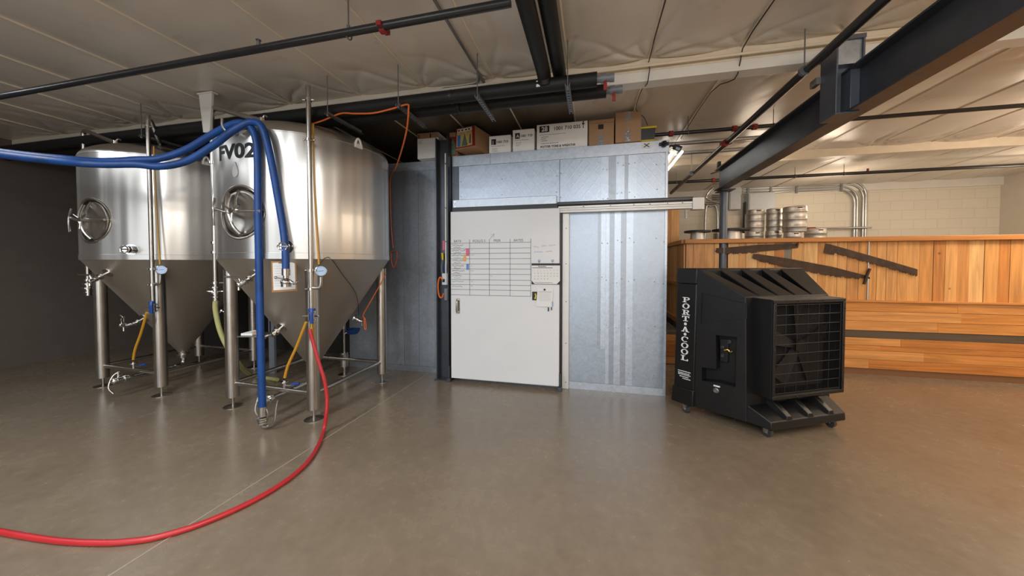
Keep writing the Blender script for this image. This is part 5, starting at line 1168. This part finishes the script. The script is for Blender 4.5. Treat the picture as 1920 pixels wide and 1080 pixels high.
# housing and grille
hz0, hz1 = .335, 1.195
b = MB(); fw = .03
b.hexa([K(0, -.20, hz0), K(0, -.004, hz0), K(W_, -.004, hz0), K(W_, -.20, hz0)], [K(-.01, -.20, hz1 + .005), K(0, -.004, hz1), K(W_, -.004, hz1), K(W_ + .01, -.20, hz1 + .005)])
hs = b.build('fan_housing', M['cooler'], ec, bevel=.008)
off = Vector(ORG[ec.name]); b = MB().hexa([K(.035, -.15, hz0 + .04), K(.035, .05, hz0 + .04), K(W_ - .035, .05, hz0 + .04), K(W_ - .035, -.15, hz0 + .04)], [K(.035, -.15, hz1 - .04), K(.035, .05, hz1 - .04), K(W_ - .035, .05, hz1 - .04), K(W_ - .035, -.15, hz1 - .04)])
bmesh.ops.recalc_face_normals(b.bm, faces=b.bm.faces)
for v in b.bm.verts: v.co -= off
me = bpy.data.meshes.new('cut'); b.bm.to_mesh(me); b.bm.free(); o = bpy.data.objects.new('cut', me); COL.objects.link(o); o.parent = ec; apply_bool(hs, o)
for f in hs.data.polygons: f.use_smooth = False
MB().hexa([K(.03, -.155, hz0 + .03), K(.03, -.145, hz0 + .03), K(W_ - .03, -.145, hz0 + .03), K(W_ - .03, -.155, hz0 + .03)], [K(.03, -.155, hz1 - .03), K(.03, -.145, hz1 - .03), K(W_ - .03, -.145, hz1 - .03), K(W_ - .03, -.155, hz1 - .03)]).build('cooling_pad', M['pad'], ec)
# fan: hub and blades at rest
fc = K(W_ / 2, -.10, (hz0 + hz1) / 2)
fn = MB().cyl(fc - E2 * .02, fc + E2 * .035, .06, n=24).build('fan_hub', M['cooler'], ec)
for k in range(5):
    a = k * 2 * PI / 5 + .35; b = MB(); dv = E1 * math.cos(a) + UP * math.sin(a); tv = E1 * -math.sin(a) + UP * math.cos(a)
    b.hexa([fc + dv * .05 - tv * .03 - E2 * .012, fc + dv * .36 - tv * .09 - E2 * .025, fc + dv * .37 + tv * .07 + E2 * .02, fc + dv * .05 + tv * .03 + E2 * .01], [fc + dv * .05 - tv * .03 - E2 * .008, fc + dv * .36 - tv * .09 - E2 * .021, fc + dv * .37 + tv * .07 + E2 * .024, fc + dv * .05 + tv * .03 + E2 * .014]); b.build('fan_blade', M['cooler_dk'], fn)
b = MB()
for k in range(10): z = hz0 + .05 + k * (hz1 - hz0 - .10) / 9; b.tube([K(.03, -.008, z), K(W_ - .03, -.008, z)], .0032, 8)
b.build('guard_rods', M['wire'], ec); b = MB()
for k in (1, 2, 3, 4, 5): u = .035 + k * (W_ - .07) / 6; b.tube([K(u, -.014, hz0 + .035), K(u, -.014, hz1 - .035)], .0018, 6)
for k in range(46): u = .045 + k * (W_ - .09) / 45; b.tube([K(u, -.02, hz0 + .035), K(u, -.02, hz1 - .035)], .0011, 5)
b.build('wire_guard', M['cooler_dk'], ec)
b = MB()
for (a0, a1, c0, c1) in ((0, W_, hz1 - .034, hz1 - .004), (0, W_, hz0 + .004, hz0 + .034), (0.0, .03, hz0 + .034, hz1 - .034), (W_ - .03, W_, hz0 + .034, hz1 - .034)):
    b.hexa([K(a0, -.003, c0), K(a0, .008, c0), K(a1, .008, c0), K(a1, -.003, c0)], [K(a0, -.003, c1), K(a0, .008, c1), K(a1, .008, c1), K(a1, -.003, c1)])
b.build('guard_frame', M['cooler'], ec, bevel=.003)
b = MB()
for u in (.27, .55): b.sphere(K(u, .01, hz1 - .016), .006, 8).sphere(K(u, .01, hz0 + .016), .006, 8)
for z in (hz0 + .1, .77, 1.1): b.sphere(K(.012, .01, z), .006, 8).sphere(K(W_ - .012, .01, z), .006, 8)
b.build('frame_screws', M['wire'], ec)
# base with sloping deck and fins
hx([(-.085, -.16, .09), (-.012, .02, .085), (W_ + .012, .02, .085), (W_ + .085, -.16, .09)], [(-.085, -.22, .27), (-.012, .015, .155), (W_ + .012, .015, .155), (W_ + .085, -.22, .27)], 'base_deck', 'cooler', bv=.008)
for u in (.17, .41, .65):
    hx([(u - .045, -.2, .22), (u - .015, .012, .15), (u + .055, .012, .15), (u + .03, -.2, .22)], [(u - .03, -.19, .345), (u - .005, .010, .185), (u + .045, .010, .185), (u + .015, -.19, .345)], 'deck_fin', 'cooler', bv=.004)
hx([(.0, -.25, .2), (.0, -.19, .2), (W_, -.19, .2), (W_, -.25, .2)], [(.0, -.25, hz0 + .01), (.0, -.19, hz0 + .01), (W_, -.19, hz0 + .01), (W_, -.25, hz0 + .01)], 'base_neck', 'cooler_dk', bv=.004)
for u, v in ((-.30, -.63), (.035, -.055), (.765, -.055), (1.12, -.63)):
    c_ = K(u, v, 0); b = MB().cyl(c_ + UP * .04 - E1 * .016, c_ + UP * .04 + E1 * .016, .04, n=24); cs = b.build('caster', M['wheel'], ec)
    MB().obox(c_ + UP * .06 + E1 * .022, E1, E2, UP, .006, .045, .06).obox(c_ + UP * .06 - E1 * .022, E1, E2, UP, .006, .045, .06).obox(c_ + UP * .085, E1, E2, UP, .05, .05, .01).cyl(c_ + UP * .04 - E1 * .03, c_ + UP * .04 + E1 * .03, .008, n=10).build('caster_fork', M['chrome'], cs)
# slab-serif lettering down the left strip
S0 = lambda z: (K(-.365, -.74, .10).lerp(K(-.335, -.74, 1.30), (z - .1) / 1.2), K(-.30, -.545, .10).lerp(K(-.268, -.555, 1.30), (z - .1) / 1.2))
nS = (S0(.7)[1] - S0(.7)[0]).cross(UP).normalized()
if nS.dot(CC - S0(.7)[0]) < 0: nS = -nS
def strip(u, z):
    a, c = S0(z); p = a.lerp(c, u); p.z = z; return p + nS * .0025
def glyph(ch):
    """strokes in a 0..1 box: list of polygons"""
    H = lambda x0, x1, y0, y1: [(x0, y0), (x1, y0), (x1, y1), (x0, y1)]
    def arc(cx, cy, rx, ry, a0, a1, w, h, n=14):
        out = []
        for i in range(n):
            p, q = R(a0 + (a1 - a0) * i / n), R(a0 + (a1 - a0) * (i + 1) / n)
            out.append([(cx + rx * math.cos(p), cy + ry * math.sin(p)), (cx + rx * math.cos(q), cy + ry * math.sin(q)), (cx + (rx - w) * math.cos(q), cy + (ry - h) * math.sin(q)), (cx + (rx - w) * math.cos(p), cy + (ry - h) * math.sin(p))])
        return out
    st = [H(.16, .42, 0, 1), H(.0, .56, 0, .13), H(.0, .42, .87, 1)]
    if ch == 'P': return st + [H(.42, .62, .87, 1), H(.42, .62, .42, .55)] + arc(.6, .71, .4, .29, -90, 90, .24, .13)
    if ch == 'R': return st + [H(.42, .6, .87, 1), H(.42, .6, .46, .57)] + arc(.58, .73, .38, .27, -90, 90, .24, .12) + [[(.5, .5), (.74, .5), (.98, .0), (.72, 0)], H(.68, 1.08, 0, .13)]
    if ch == 'O': return arc(.5, .5, .5, .52, 0, 360, .24, .13, 28)
    if ch == 'C': return arc(.52, .5, .52, .52, 50, 310, .25, .13, 24) + [H(.78, .94, .62, .98)]
    if ch == 'T': return [H(.37, .63, 0, 1), H(.18, .82, 0, .13), H(0, 1, .87, 1), H(0, .16, .68, 1), H(.84, 1, .68, 1)]
    if ch == 'L': return [H(.18, .44, 0, 1), H(.02, .6, .87, 1), H(.02, 1, 0, .14), H(.84, 1, 0, .38)]
    if ch == 'A': return [[(.08, 0), (.26, 0), (.56, 1), (.40, 1)], [(.92, 0), (.64, 0), (.36, 1), (.60, 1)], H(.3, .7, .28, .39), H(-.05, .38, 0, .12), H(.55, 1.05, 0, .12)]
    if ch == '.': return arc(.5, .5, .2, .28, 0, 360, .2, .28, 14)
b = MB(); zc_ = 1.165; dz_ = .0935
for i, ch in enumerate('PORT.A.COOL'):
    hgt = .052; z0 = None
    pos = [0, 1, 2, 3, 3.85, 4.7, 5.5, 6.3, 7.3, 8.3, 9.3][i]; z0 = 1.112 - pos * .0630
    for gi, pg in enumerate(glyph(ch)):
        vs = [b.bm.verts.new(strip(.32 + .38 * x, z0 + hgt * y) + nS * (.00012 * gi)) for x, y in pg]
        try: b.bm.faces.new(vs)
        except ValueError: pass
b.build('brand_lettering', M['white_ink'], ec, smooth=False)
b = MB()
for zz, u0, u1 in ((.412, .2, .85), (.392, .2, .8), (.378, .22, .85), (.358, .3, .75), (.340, .45, .85)):
    u = u0
    while u < u1: l = random.uniform(.02, .06); b.plate([strip(u, zz), strip(min(u1, u + l), zz), strip(min(u1, u + l), zz + .009), strip(u, zz + .009)], nS * .0005); u += l + .015
b.build('small_print', M['white_ink'], ec)
